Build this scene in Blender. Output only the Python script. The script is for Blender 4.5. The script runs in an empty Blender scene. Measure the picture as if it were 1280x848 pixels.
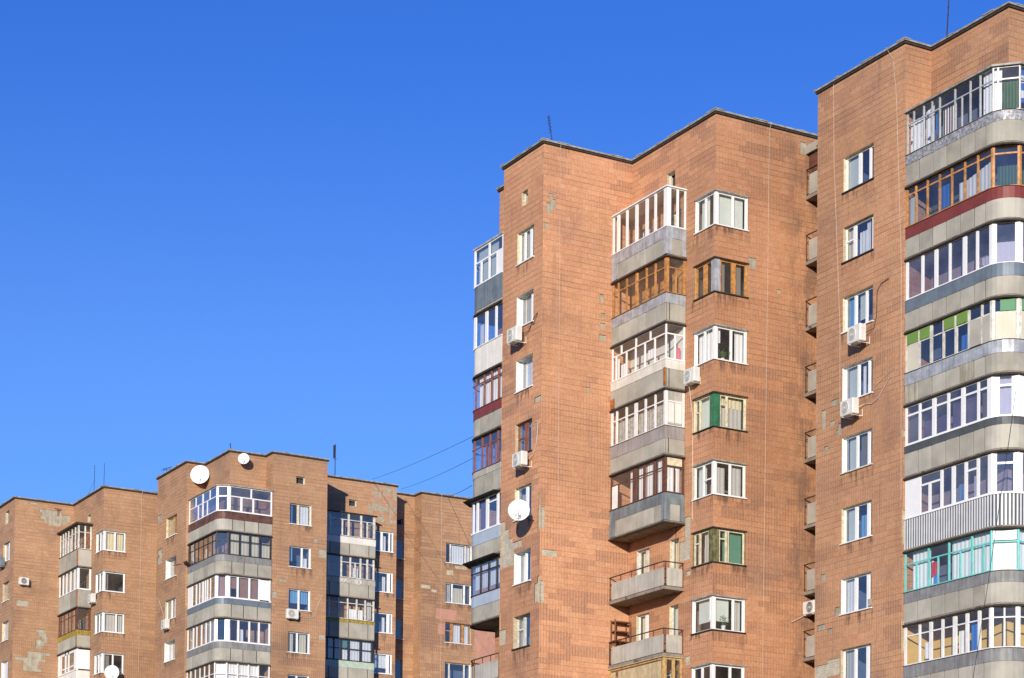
import bpy, bmesh, math, random
from mathutils import Vector, Matrix
random.seed(7)
scene = bpy.context.scene
COL = scene.collection
R = math.radians

# ------------------------------------------------------------------ nodes
class NT:
    """small helper for writing node trees"""
    def __init__(self, tree):
        self.t = tree; self.n = tree.nodes; self.l = tree.links
    def new(self, typ, **kw):
        nd = self.n.new(typ)
        for k, v in kw.items(): setattr(nd, k, v)
        return nd
    def val(self, sock, v):
        if hasattr(v, 'is_output'): self.l.new(v, sock)
        else: sock.default_value = v
    def math(self, op, a, b=0.0, c=0.0, clamp=False):
        nd = self.new('ShaderNodeMath', operation=op); nd.use_clamp = clamp
        self.val(nd.inputs[0], a); self.val(nd.inputs[1], b); self.val(nd.inputs[2], c)
        return nd.outputs[0]
    def ramp(self, x, a, b, lo=0.0, hi=1.0):
        nd = self.new('ShaderNodeMapRange'); nd.interpolation_type = 'SMOOTHSTEP'
        self.val(nd.inputs['Value'], x)
        nd.inputs['From Min'].default_value = a; nd.inputs['From Max'].default_value = b
        nd.inputs['To Min'].default_value = lo; nd.inputs['To Max'].default_value = hi
        return nd.outputs['Result']
    def mix(self, f, a, b, mode='MIX'):
        nd = self.new('ShaderNodeMix', data_type='RGBA', blend_type=mode)
        self.val(nd.inputs['Factor'], f); self.val(nd.inputs['A'], a); self.val(nd.inputs['B'], b)
        return [o for o in nd.outputs if o.type == 'RGBA'][0]
    def noise(self, vec, scale, detail=3.0, rough=0.55):
        nd = self.new('ShaderNodeTexNoise')
        if vec is not None: self.l.new(vec, nd.inputs['Vector'])
        nd.inputs['Scale'].default_value = scale; nd.inputs['Detail'].default_value = detail
        nd.inputs['Roughness'].default_value = rough
        return nd.outputs['Fac']
    def vmul(self, vec, s):
        nd = self.new('ShaderNodeVectorMath', operation='MULTIPLY')
        self.l.new(vec, nd.inputs[0]); nd.inputs[1].default_value = s
        return nd.outputs[0]
    def comb(self, x, y, z=0.0):
        nd = self.new('ShaderNodeCombineXYZ')
        self.val(nd.inputs[0], x); self.val(nd.inputs[1], y); self.val(nd.inputs[2], z)
        return nd.outputs[0]
    def white(self, vec):
        nd = self.new('ShaderNodeTexWhiteNoise', noise_dimensions='3D')
        self.l.new(vec, nd.inputs['Vector'])
        return nd.outputs['Value']

def mat_base(name):
    m = bpy.data.materials.new(name); m.use_nodes = True
    m.node_tree.nodes.clear()
    t = NT(m.node_tree)
    out = t.new('ShaderNodeOutputMaterial')
    b = t.new('ShaderNodeBsdfPrincipled')
    t.l.new(b.outputs[0], out.inputs['Surface'])
    return m, t, b, out

def rgba(c): return (c[0], c[1], c[2], 1.0)

def simple(name, col, rough=0.6, metal=0.0, var=0.12, scale=3.0, streak=0.0, bump=0.0, spec=0.3, dirt=None):
    """painted / plastic / metal surface with uneven tone, rain streaks and dents"""
    m, t, b, out = mat_base(name)
    obj = t.new('ShaderNodeTexCoord').outputs['Object']
    n1 = t.noise(obj, scale, 4.0)
    f = t.ramp(n1, 0.3, 0.7, 1.0 - var, 1.0 + var)
    if streak > 0:
        s = t.noise(t.vmul(obj, (5.0, 5.0, 0.35)), 1.6, 4.0)
        f = t.math('MULTIPLY', f, t.ramp(s, 0.35, 0.7, 1.0, 1.0 - streak))
    nd = t.new('ShaderNodeVectorMath', operation='SCALE')
    nd.inputs[0].default_value = col; t.val(nd.inputs['Scale'], f)
    c = nd.outputs[0]
    if dirt:
        dn = t.noise(obj, dirt[2], 5.0, 0.65)
        c = t.mix(t.ramp(dn, dirt[1], dirt[1] + 0.1), c, rgba(dirt[0]))
    t.val(b.inputs['Base Color'], c)
    b.inputs['Roughness'].default_value = rough; b.inputs['Metallic'].default_value = metal
    b.inputs['Specular IOR Level'].default_value = spec
    if bump > 0:
        bn = t.new('ShaderNodeBump'); bn.inputs['Strength'].default_value = bump
        bn.inputs['Distance'].default_value = 0.03
        t.l.new(t.noise(obj, scale * 1.7, 3.0), bn.inputs['Height'])
        t.l.new(bn.outputs[0], b.inputs['Normal'])
    return m

def tile_wall(name, base, alt, dark, stain=None):
    """ceramic facade tiles: courses 0.233 m high, tiles 0.29 m long, some ribbed and darker, weathered"""
    m, t, b, out = mat_base(name)
    uv = t.new('ShaderNodeUVMap').outputs[0]
    sx = t.new('ShaderNodeSeparateXYZ'); t.l.new(uv, sx.inputs[0])
    u, v = sx.outputs[0], sx.outputs[1]
    rv = t.math('DIVIDE', v, 0.2333)
    row = t.math('FLOOR', rv); rf = t.math('FRACT', rv)
    off = t.math('MULTIPLY', t.math('MODULO', row, 2.0), 0.5)
    ru = t.math('ADD', t.math('DIVIDE', u, 0.29), off)
    colm = t.math('FLOOR', ru); uf = t.math('FRACT', ru)
    tid = t.white(t.comb(colm, row, 1.3))
    # replacement lots: rectangles of tiles from another firing
    lot = t.white(t.comb(t.math('FLOOR', t.math('ADD', t.math('DIVIDE', u, 1.16), t.math('MULTIPLY', t.white(t.comb(row, 3.7, 0.0)), 0.9))),
                         t.math('FLOOR', t.math('DIVIDE', row, 2.0)), 5.1))
    big = t.noise(uv, 0.11, 2.0)
    lotm = t.math('MULTIPLY', t.ramp(lot, 0.66, 0.70), t.ramp(big, 0.42, 0.56))
    # one lot of redder tiles
    lot2 = t.ramp(t.white(t.comb(t.math('FLOOR', t.math('DIVIDE', u, 0.87)), row, 9.4)), 0.78, 0.82)
    c = t.mix(tid, rgba(base), rgba(alt))
    c = t.mix(t.math('MULTIPLY', lot2, 0.35), c, rgba((base[0] * 0.86, base[1] * 0.80, base[2] * 0.78)))
    c = t.mix(t.math('MULTIPLY', lotm, 0.65), c, rgba(dark))
    # ribs of the grooved tiles, strongest in the darker lots
    rib = t.math('FRACT', t.math('DIVIDE', u, 0.145))
    ribm = t.ramp(t.math('ABSOLUTE', t.math('SUBTRACT', rib, 0.5)), 0.30, 0.48)
    ribw = t.math('MULTIPLY', ribm, t.math('ADD', t.math('MULTIPLY', t.ramp(t.noise(uv, 0.35, 3.0), 0.38, 0.60), t.ramp(v, 36.0, 26.0, 0.10, 0.42)), t.math('MULTIPLY', lotm, 0.45)))
    c = t.mix(ribw, c, rgba((dark[0] * 0.55, dark[1] * 0.6, dark[2] * 0.7)))
    # joints
    jh = t.ramp(t.math('ABSOLUTE', t.math('SUBTRACT', rf, 0.5)), 0.40, 0.47)
    jv = t.ramp(t.math('ABSOLUTE', t.math('SUBTRACT', uf, 0.5)), 0.44, 0.49)
    # courses that lost or kept their mortar: joint strength varies along the wall
    jw = t.ramp(t.noise(t.vmul(uv, (0.5, 1.6, 1.0)), 0.6, 3.0), 0.35, 0.65, 0.25, 1.0)
    jw = t.math('MULTIPLY', jw, t.ramp(v, 22.0, 32.0, 0.72, 1.0))
    joint = t.math('MAXIMUM', t.math('MULTIPLY', jh, jw), t.math('MULTIPLY', jv, 0.22))
    c = t.mix(t.math('MULTIPLY', joint, 0.58), c, rgba((0.14, 0.085, 0.062)))
    # weathering: soot in broad clouds, rain streaks, pale efflorescence
    soot = t.ramp(t.noise(uv, 0.30, 6.0, 0.62), 0.50, 0.74, 0.0, 0.42)
    c = t.mix(soot, c, rgba((0.17, 0.115, 0.095)))
    st = t.ramp(t.noise(t.vmul(uv, (2.2, 0.16, 1.0)), 1.0, 5.0, 0.6), 0.54, 0.74, 0.0, 0.35)
    c = t.mix(st, c, rgba((0.2, 0.125, 0.1)))
    ef = t.ramp(t.noise(uv, 0.8, 6.0, 0.7), 0.60, 0.78, 0.0, 0.28)
    c = t.mix(ef, c, rgba((0.60, 0.40, 0.29)))
    if stain:                                                    # old damp and soot along one end of the wall
        sw = t.math('MULTIPLY', t.ramp(u, *stain), t.ramp(t.noise(t.vmul(uv, (1.3, 0.45, 1.0)), 1.1, 6.0, 0.68), 0.42, 0.62, 0.0, 0.62))
        c = t.mix(sw, c, rgba((0.15, 0.095, 0.072)))
    cloud = t.ramp(t.noise(uv, 0.13, 4.0, 0.6), 0.35, 0.65, 0.86, 1.08)
    grain = t.math('MULTIPLY', cloud, t.ramp(t.noise(uv, 9.0, 3.0), 0.3, 0.7, 0.90, 1.10))
    nd = t.new('ShaderNodeVectorMath', operation='SCALE'); t.l.new(c, nd.inputs[0]); t.val(nd.inputs['Scale'], grain)
    t.l.new(nd.outputs[0], b.inputs['Base Color'])
    b.inputs['Roughness'].default_value = 0.75
    b.inputs['Specular IOR Level'].default_value = 0.25
    bn = t.new('ShaderNodeBump'); bn.inputs['Strength'].default_value = 0.55; bn.inputs['Distance'].default_value = 0.012
    h = t.math('SUBTRACT', t.math('MULTIPLY', tid, 0.25), t.math('ADD', joint, t.math('MULTIPLY', ribw, 0.4)))
    t.l.new(h, bn.inputs['Height']); t.l.new(bn.outputs[0], b.inputs['Normal'])
    return m

def pale_brick(name, base, alt, mortar, w=0.26, h=0.085):
    m, t, b, out = mat_base(name)
    uv = t.new('ShaderNodeUVMap').outputs[0]
    bk = t.new('ShaderNodeTexBrick'); t.l.new(uv, bk.inputs['Vector'])
    bk.inputs['Color1'].default_value = rgba(base); bk.inputs['Color2'].default_value = rgba(alt)
    bk.inputs['Mortar'].default_value = rgba(mortar); bk.inputs['Scale'].default_value = 1.0
    bk.inputs['Mortar Size'].default_value = 0.010; bk.inputs['Brick Width'].default_value = w
    bk.inputs['Row Height'].default_value = h
    n = t.ramp(t.noise(uv, 2.4, 5.0, 0.65), 0.3, 0.7, 0.78, 1.12)
    nd = t.new('ShaderNodeVectorMath', operation='SCALE'); t.l.new(bk.outputs['Color'], nd.inputs[0]); t.val(nd.inputs['Scale'], n)
    t.l.new(nd.outputs[0], b.inputs['Base Color']); b.inputs['Roughness'].default_value = 0.85
    bn = t.new('ShaderNodeBump'); bn.inputs['Strength'].default_value = 0.5; bn.inputs['Distance'].default_value = 0.01
    t.l.new(t.math('SUBTRACT', 1.0, bk.outputs['Fac']), bn.inputs['Height']); t.l.new(bn.outputs[0], b.inputs['Normal'])
    return m

def peeling(name):
    """pale primer with tiles still clinging in scattered flakes"""
    m, t, b, out = mat_base(name)
    uv = t.new('ShaderNodeUVMap').outputs[0]
    f = t.ramp(t.noise(t.vmul(uv, (1.0, 0.6, 1.0)), 2.0, 6.0, 0.7), 0.47, 0.53)
    c = t.mix(f, rgba((0.36, 0.33, 0.24)), rgba((0.46, 0.23, 0.13)))
    n = t.ramp(t.noise(uv, 6.0, 4.0), 0.3, 0.7, 0.8, 1.15)
    nd = t.new('ShaderNodeVectorMath', operation='SCALE'); t.l.new(c, nd.inputs[0]); t.val(nd.inputs['Scale'], n)
    t.l.new(nd.outputs[0], b.inputs['Base Color']); b.inputs['Roughness'].default_value = 0.9
    return m

def glass(name, tint=(0.90, 0.92, 0.93), refl=2.3, base=0.03, gloss=(1, 1, 1), dust=0.03):
    m, t, b, out = mat_base(name)
    t.n.remove(b)
    obj = t.new('ShaderNodeTexCoord').outputs['Object']
    bn = t.new('ShaderNodeBump'); bn.inputs['Strength'].default_value = 0.10; bn.inputs['Distance'].default_value = 0.02
    t.l.new(t.noise(obj, 1.3, 1.0), bn.inputs['Height'])
    tr = t.new('ShaderNodeBsdfTransparent'); tr.inputs[0].default_value = rgba(tint)
    gl = t.new('ShaderNodeBsdfGlossy'); gl.inputs['Roughness'].default_value = 0.015; gl.inputs[0].default_value = rgba(gloss)
    t.l.new(bn.outputs[0], gl.inputs['Normal'])
    lw = t.new('ShaderNodeLayerWeight'); lw.inputs[0].default_value = 0.5        # Schlick, the same from both sides of the pane
    fr = t.math('MULTIPLY_ADD', t.math('POWER', lw.outputs['Facing'], 4.0), 0.92, 0.05)
    f = t.math('MULTIPLY_ADD', fr, refl, base, clamp=True)
    df = t.new('ShaderNodeBsdfDiffuse'); df.inputs[0].default_value = (0.62, 0.60, 0.56, 1.0)          # dust on the panes
    dm = t.new('ShaderNodeMixShader'); t.l.new(t.ramp(t.noise(obj, 0.9, 4.0), 0.3, 0.7, dust * .5, dust * 1.6), dm.inputs[0])
    t.l.new(tr.outputs[0], dm.inputs[1]); t.l.new(df.outputs[0], dm.inputs[2])
    mx = t.new('ShaderNodeMixShader'); t.l.new(f, mx.inputs[0]); t.l.new(dm.outputs[0], mx.inputs[1]); t.l.new(gl.outputs[0], mx.inputs[2])
    t.l.new(mx.outputs[0], out.inputs['Surface'])
    return m

def cloth(name, col, stripe=None, pat=None, trans=0.10):
    """curtain cloth: diffuse with some light coming through"""
    m, t, b, out = mat_base(name)
    t.n.remove(b)
    obj = t.new('ShaderNodeTexCoord').outputs['Object']
    c = t.mix(t.noise(obj, 2.2, 3.0), rgba([x * 0.82 for x in col]), rgba(col))
    if stripe:
        sx = t.new('ShaderNodeSeparateXYZ'); t.l.new(obj, sx.inputs[0])
        ax = t.math('ADD', sx.outputs[0], sx.outputs[1]) if stripe[1] != 'z' else sx.outputs[2]
        w = t.math('FRACT', t.math('DIVIDE', ax, stripe[2]))
        c = t.mix(t.ramp(w, 0.48, 0.52), c, rgba(stripe[0]))
    if pat:
        c = t.mix(t.ramp(t.noise(obj, pat[1], 2.0), pat[2], pat[2] + 0.04), c, rgba(pat[0]))
    d = t.new('ShaderNodeBsdfDiffuse'); t.val(d.inputs[0], c)
    tl = t.new('ShaderNodeBsdfTranslucent'); t.val(tl.inputs[0], c)
    mx = t.new('ShaderNodeMixShader'); mx.inputs[0].default_value = trans
    t.l.new(d.outputs[0], mx.inputs[1]); t.l.new(tl.outputs[0], mx.inputs[2]); t.l.new(mx.outputs[0], out.inputs['Surface'])
    return m

TILE = tile_wall('facade_tiles', (0.555, 0.276, 0.147), (0.59, 0.312, 0.170), (0.42, 0.215, 0.125))
TILE2 = tile_wall('facade_tiles_pale', (0.43, 0.243, 0.133), (0.465, 0.278, 0.158), (0.355, 0.20, 0.118))
M = dict(
    pale=pale_brick('pale_brick', (0.50, 0.44, 0.32), (0.42, 0.37, 0.26), (0.62, 0.58, 0.48)),
    cream=pale_brick('cream_brick', (0.62, 0.54, 0.36), (0.54, 0.46, 0.30), (0.40, 0.33, 0.24)),
    render=simple('grey_render', (0.40, 0.36, 0.27), 0.9, var=0.2, scale=2.5, streak=0.2, bump=0.3, dirt=((0.44, 0.23, 0.14), 0.66, 3.0)),
    peel=peeling('peeling_render'),
    pink=simple('pink_paint', (0.48, 0.25, 0.18), 0.85, var=0.08, scale=2.0),
    coping=simple('coping_metal', (0.30, 0.285, 0.25), 0.6, 0.0, var=0.3, scale=4.0, bump=0.5),
    nearblack=simple('near_black_edge', (0.045, 0.036, 0.03), 0.8, var=0.3, scale=5.0),
    roof=simple('roof_felt', (0.08, 0.075, 0.07), 0.9),
    pvc=simple('white_frame', (0.80, 0.80, 0.78), 0.35, var=0.03, scale=2.0, spec=0.5),
    white=simple('white_paint', (0.78, 0.77, 0.74), 0.6, var=0.08, scale=3.0, streak=0.08),
    oldwhite=simple('old_white_paint', (0.66, 0.64, 0.57), 0.7, var=0.2, scale=5.0, streak=0.2, dirt=((0.35, 0.28, 0.2), 0.68, 8.0)),
    alu=simple('aluminium_frame', (0.50, 0.51, 0.50), 0.45, 0.3, var=0.12, scale=4.0),
    wood=simple('varnished_wood', (0.52, 0.245, 0.075), 0.5, var=0.28, scale=6.0, streak=0.3),
    wood2=simple('old_yellow_wood', (0.50, 0.33, 0.13), 0.65, var=0.25, scale=6.0, streak=0.3),
    tan=simple('tan_boards', (0.52, 0.42, 0.25), 0.7, var=0.12, scale=4.0, streak=0.2),
    brown=simple('brown_paint', (0.12, 0.05, 0.034), 0.6, var=0.25, scale=5.0),
    redbrown=simple('red_brown_frame', (0.26, 0.085, 0.045), 0.55, var=0.2, scale=5.0),
    black=simple('black_frame', (0.03, 0.027, 0.024), 0.55, var=0.2),
    mustard=simple('mustard_paint', (0.36, 0.26, 0.05), 0.65, var=0.35, scale=7.0, streak=0.3),
    teal=simple('teal_paint', (0.16, 0.56, 0.52), 0.5, var=0.1, scale=4.0),
    green=simple('green_paint', (0.04, 0.17, 0.085), 0.5, var=0.2, scale=4.0, streak=0.2),
    moss=simple('faded_green_wood', (0.17, 0.16, 0.07), 0.7, var=0.4, scale=6.0, streak=0.4),
    oldcream=simple('old_cream_frame', (0.62, 0.55, 0.38), 0.7, var=0.2, scale=6.0),
    panel=simple('asbestos_panel', (0.385, 0.365, 0.305), 0.85, var=0.13, scale=1.1, streak=0.07, bump=0.12, dirt=((0.33, 0.27, 0.19), 0.70, 2.0)),
    panel2=simple('grey_panel', (0.45, 0.43, 0.37), 0.85, var=0.12, scale=1.3, streak=0.2, bump=0.12),
    panelw=simple('white_panel', (0.72, 0.70, 0.64), 0.7, var=0.06, scale=1.5, streak=0.08),
    concrete=simple('stained_concrete', (0.40, 0.37, 0.29), 0.9, var=0.2, scale=1.4, streak=0.35, bump=0.2),
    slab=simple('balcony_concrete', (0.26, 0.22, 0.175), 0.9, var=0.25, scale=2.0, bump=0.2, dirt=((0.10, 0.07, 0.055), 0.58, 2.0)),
    galv=simple('galvanised_sheet', (0.44, 0.46, 0.48), 0.5, 0.25, var=0.22, scale=2.6, streak=0.25, bump=0.45),
    galvpatch=simple('patched_sheet', (0.36, 0.365, 0.37), 0.5, 0.2, var=0.45, scale=9.0, streak=0.2, bump=0.6, dirt=((0.55, 0.53, 0.48), 0.60, 10.0)),
    slate=simple('slate_sheet', (0.16, 0.20, 0.235), 0.5, 0.15, var=0.12, scale=2.0, streak=0.12, bump=0.2),
    darkslate=simple('dark_sheet', (0.085, 0.095, 0.098), 0.5, 0.1, var=0.15, scale=2.0),
    greysheet=simple('grey_sheet', (0.26, 0.26, 0.255), 0.6, 0.05, var=0.15, scale=2.0, streak=0.3, bump=0.3),
    mauve=simple('mauve_sheet', (0.33, 0.30, 0.285), 0.6, 0.0, var=0.15, scale=1.2, streak=0.25, bump=0.2),
    paleblue=simple('pale_blue_sheet', (0.42, 0.49, 0.56), 0.5, 0.1, var=0.06, scale=2.0, streak=0.06),
    bluegrey=simple('blue_grey_sheet', (0.20, 0.235, 0.25), 0.5, 0.1, var=0.2, scale=1.6, streak=0.3),
    steel=simple('steel_band', (0.25, 0.28, 0.30), 0.5, 0.3, var=0.15, scale=2.0, streak=0.2, bump=0.3),
    maroon=simple('maroon_sheet', (0.20, 0.045, 0.038), 0.5, 0.0, var=0.12, scale=2.0, streak=0.1),
    umber=simple('umber_sheet', (0.115, 0.055, 0.042), 0.55, 0.0, var=0.4, scale=2.2, dirt=((0.32, 0.12, 0.06), 0.62, 3.0)),
    rustwhite=simple('rusting_white_sheet', (0.68, 0.65, 0.57), 0.6, 0.0, var=0.1, scale=2.0, streak=0.12, dirt=((0.52, 0.20, 0.05), 0.66, 1.8)),
    rust=simple('rust', (0.42, 0.15, 0.045), 0.8, var=0.35, scale=6.0, streak=0.3),
    mint=simple('mint_paint', (0.42, 0.52, 0.43), 0.7, var=0.1, scale=3.0),
    corr=simple('corrugated_metal', (0.66, 0.67, 0.68), 0.45, 0.05, var=0.06, scale=2.0),
    iron=simple('rusty_iron', (0.075, 0.04, 0.028), 0.7, 0.2, var=0.3, scale=8.0),
    glass=glass('window_glass', (0.90, 0.93, 0.95)),
    clear=glass('clear_glass', (0.97, 0.98, 0.98), 0.9, 0.01, dust=0.05),
    dark=glass('dark_glass', (0.84, 0.87, 0.90), 2.0, 0.03, dust=0.03),
    purple=glass('tinted_glass', (0.74, 0.74, 0.84), 2.2, 0.03, dust=0.09),
    lace=cloth('white_lace', (0.92, 0.92, 0.91)),
    aqua=cloth('pale_aqua_curtain', (0.80, 0.90, 0.92)),
    net=cloth('patterned_net', (0.56, 0.54, 0.48), pat=((0.36, 0.34, 0.29), 9.0, 0.52)),
    creamc=cloth('cream_curtain', (0.76, 0.68, 0.46)),
    bluew=cloth('blue_white_print', (0.86, 0.89, 0.92), pat=((0.06, 0.09, 0.20), 3.2, 0.62)),
    blueflag=cloth('blue_stripes', (0.74, 0.78, 0.82), stripe=((0.03, 0.12, 0.50), 'z', 0.55)),
    redstripe=cloth('striped_cloth', (0.86, 0.82, 0.80), stripe=((0.06, 0.035, 0.05), 'x', 0.145), trans=0.05),
    greenc=cloth('green_curtain', (0.13, 0.31, 0.22)),
    greenh=cloth('light_green_film', (0.20, 0.34, 0.09)),
    greenm=cloth('green_film', (0.17, 0.36, 0.20)),
    grn=cloth('dark_green_blind', (0.10, 0.17, 0.08), stripe=((0.05, 0.10, 0.06), 'x', 0.16)),
    paleblind=cloth('pale_blind_and_reflection', (0.70, 0.77, 0.70)),  # blinds, and the reflected sky painted behind one flank bay
    greyblind=cloth('grey_blind', (0.25, 0.23, 0.20)),
    purpleblind=cloth('purple_blind_and_reflection', (0.20, 0.15, 0.22)),  # blinds, and the reflections painted behind one bay
    brownblind=cloth('brown_blind', (0.42, 0.22, 0.11)),
    greyc=cloth('grey_curtain', (0.56, 0.55, 0.50)),
    pinkc=cloth('pink_curtain', (0.42, 0.20, 0.20)),
    bluec=cloth('blue_cloth', (0.06, 0.20, 0.58)),
    skyc=cloth('sky_blue_cloth', (0.20, 0.42, 0.68)),
    yellowp=simple('yellow_wall', (0.62, 0.42, 0.14), 0.8, var=0.08),
    panelB=simple('asbestos_panel_dark', (0.345, 0.325, 0.27), 0.85, var=0.15, scale=1.4, streak=0.07, bump=0.12, dirt=((0.27, 0.22, 0.16), 0.66, 2.4)),
    panelC=simple('asbestos_panel_light', (0.43, 0.41, 0.345), 0.85, var=0.12, scale=1.2, streak=0.07, bump=0.12, dirt=((0.35, 0.27, 0.18), 0.72, 2.2)),
    boardcream=simple('cream_board', (0.60, 0.56, 0.44), 0.6, var=0.05, scale=1.5, streak=0.05),
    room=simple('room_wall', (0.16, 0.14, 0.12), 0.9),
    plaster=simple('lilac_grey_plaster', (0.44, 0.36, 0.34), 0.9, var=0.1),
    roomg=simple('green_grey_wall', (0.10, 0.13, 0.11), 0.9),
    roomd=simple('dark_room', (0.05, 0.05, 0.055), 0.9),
    panenavy=simple('dark_pane_navy', (0.10, 0.14, 0.24), 0.9),  # navy in the wall colour imitates dark panes reflecting sky
    acw=simple('air_conditioner_white', (0.70, 0.69, 0.64), 0.5, var=0.06, scale=3.0, streak=0.12),
    acg=simple('fan_grey', (0.34, 0.34, 0.33), 0.6),
    acd=simple('fan_dark', (0.03, 0.03, 0.03), 0.6),
    dish=simple('dish_white', (0.80, 0.80, 0.78), 0.45, var=0.05, scale=2.0, streak=0.06),
    ink=simple('black_marking', (0.03, 0.03, 0.035), 0.6),
    wire=simple('black_wire', (0.02, 0.02, 0.02), 0.6),
    wirew=simple('white_wire', (0.60, 0.52, 0.44), 0.6),
    antm=simple('dark_metal', (0.05, 0.05, 0.06), 0.5, 0.4),
    leaf=simple('leaf_green', (0.09, 0.20, 0.035), 0.6, var=0.4, scale=9.0),
    pot=simple('white_pot', (0.66, 0.66, 0.62), 0.5),
    pinkt=simple('pink_towel', (0.70, 0.16, 0.24), 0.9, var=0.12),
    red=simple('red_cloth', (0.45, 0.035, 0.06), 0.9, var=0.2),
    blue=simple('blue_plastic', (0.04, 0.14, 0.50), 0.6, var=0.2),
    shelfw=simple('shelf_wood', (0.20, 0.095, 0.05), 0.7, var=0.25, scale=5.0),
    box=simple('carton', (0.40, 0.29, 0.17), 0.8),
)
M['tile'] = TILE; M['tile2'] = TILE2
M['tile1'] = tile_wall('facade_tiles_worn', (0.490, 0.257, 0.139), (0.525, 0.290, 0.160), (0.385, 0.205, 0.12))
M['tile3'] = tile_wall('facade_tiles_sooty', (0.455, 0.222, 0.115), (0.485, 0.252, 0.135), (0.35, 0.178, 0.10), (55.6, 56.9))

# ------------------------------------------------------------------ mesh building
class MB:
    def __init__(s): s.v = []; s.f = []; s.uv = []; s.m = []
    def quad(s, pts, uvs=None, m=0):
        i = len(s.v); s.v += [tuple(p) for p in pts]; n = len(pts)
        s.f.append(tuple(range(i, i + n))); s.m.append(m)
        s.uv.append(uvs or [(p[0] + p[1], p[2]) for p in pts])
        return s
    def box(s, a, b, m=0):
        x0, y0, z0 = (min(a[i], b[i]) for i in range(3)); x1, y1, z1 = (max(a[i], b[i]) for i in range(3))
        s.quad([(x0, y0, z0), (x1, y0, z0), (x1, y0, z1), (x0, y0, z1)], m=m)
        s.quad([(x1, y1, z0), (x0, y1, z0), (x0, y1, z1), (x1, y1, z1)], m=m)
        s.quad([(x1, y0, z0), (x1, y1, z0), (x1, y1, z1), (x1, y0, z1)], m=m)
        s.quad([(x0, y1, z0), (x0, y0, z0), (x0, y0, z1), (x0, y1, z1)], m=m)
        s.quad([(x0, y0, z1), (x1, y0, z1), (x1, y1, z1), (x0, y1, z1)], m=m)
        s.quad([(x0, y1, z0), (x1, y1, z0), (x1, y0, z0), (x0, y0, z0)], m=m)
        return s
    def fbox(s, fr, u0, u1, d0, d1, z0, z1, m=0):
        return s.box(fr(u0, d0, z0), fr(u1, d1, z1), m)
    def hull(s, ring0, ring1, m=0, cap=True):
        """side walls between two equal rings, with end caps"""
        n = len(ring0)
        for i in range(n):
            j = (i + 1) % n
            s.quad([ring0[i], ring0[j], ring1[j], ring1[i]], m=m)
        if cap:
            s.quad(list(reversed(ring0)), m=m); s.quad(ring1, m=m)
        return s
    def tube(s, pts, r, n=6, m=0):
        pts = [Vector(p) for p in pts]; rings = []
        for i, p in enumerate(pts):
            d = (pts[min(i + 1, len(pts) - 1)] - pts[max(i - 1, 0)]).normalized()
            up = Vector((0, 0, 1)) if abs(d.z) < 0.9 else Vector((1, 0, 0))
            a = d.cross(up).normalized(); b = d.cross(a).normalized()
            rr = r[i] if isinstance(r, (list, tuple)) else r
            rings.append([tuple(p + a * math.cos(2 * math.pi * k / n) * rr + b * math.sin(2 * math.pi * k / n) * rr) for k in range(n)])
        for a, b in zip(rings, rings[1:]): s.hull(a, b, m, cap=False)
        s.quad(list(reversed(rings[0])), m=m); s.quad(rings[-1], m=m)
        return s
    def lathe(s, org, axis, prof, n=24, m=0):
        """surface of revolution: prof is a list of (distance along axis, radius)"""
        ax = Vector(axis).normalized(); up = Vector((0, 0, 1)) if abs(ax.z) < 0.9 else Vector((1, 0, 0))
        a = ax.cross(up).normalized(); b = ax.cross(a).normalized(); o = Vector(org); rings = []
        for h, r in prof:
            rings.append([tuple(o + ax * h + (a * math.cos(2 * math.pi * k / n) + b * math.sin(2 * math.pi * k / n)) * r) for k in range(n)])
        for p, q in zip(rings, rings[1:]): s.hull(p, q, m, cap=False)
        return s
    def build(s, name, mat, parent=None, smooth=False, base=None):
        me = bpy.data.meshes.new(name)
        root = parent
        while root is not None and root.parent is not None: root = root.parent
        o3 = Vector(base) if base is not None else (root.location.copy() if root is not None else Vector((0, 0, 0)))
        me.from_pydata([tuple(Vector(v) - o3) for v in s.v], [], s.f)
        lay = me.uv_layers.new(name='UVMap')
        k = 0
        for uvs in s.uv:
            for w in uvs: lay.data[k].uv = w; k += 1
        mats = mat if isinstance(mat, (list, tuple)) else [mat]
        for q in mats: me.materials.append(q)
        for p, i in zip(me.polygons, s.m): p.material_index = i; p.use_smooth = smooth
        ob = bpy.data.objects.new(name, me); COL.objects.link(ob)
        if parent is not None: ob.parent = parent
        elif base is not None: ob.location = o3
        return ob

def thing(name, loc, label, cat, group=None):
    o = bpy.data.objects.new(name, None); COL.objects.link(o); o.location = loc
    o['label'] = label; o['category'] = cat
    if group: o['group'] = group
    return o
def tag(o, label, cat, group=None):
    o['label'] = label; o['category'] = cat
    if group: o['group'] = group
    return o

def A(c): return lambda u, d, z: (u, c - d, z)          # facade along X, facing -Y
def B(c): return lambda u, d, z: (c + d, u, z)          # facade along Y, facing +X
def NX(c): return lambda u, d, z: (c - d, u, z)         # facing -X
def NY(c): return lambda u, d, z: (u, c + d, z)         # facing +Y

def wall_face(mb, fr, u0, u1, z0, z1, holes=(), uo=0.0, m=0):
    """wall rectangle with window openings cut out of it"""
    us = sorted({u0, u1, *[min(max(h[i], u0), u1) for h in holes for i in (0, 1)]})
    zs = sorted({z0, z1, *[min(max(h[i], z0), z1) for h in holes for i in (2, 3)]})
    for a, b in zip(us, us[1:]):
        for c, d in zip(zs, zs[1:]):
            if b - a < 1e-6 or d - c < 1e-6: continue
            cu, cz = (a + b) / 2, (c + d) / 2
            if any(h[0] < cu < h[1] and h[2] < cz < h[3] for h in holes): continue
            mb.quad([fr(a, 0, c), fr(b, 0, c), fr(b, 0, d), fr(a, 0, d)],
                    [(a + uo, c), (b + uo, c), (b + uo, d), (a + uo, d)], m)

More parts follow.
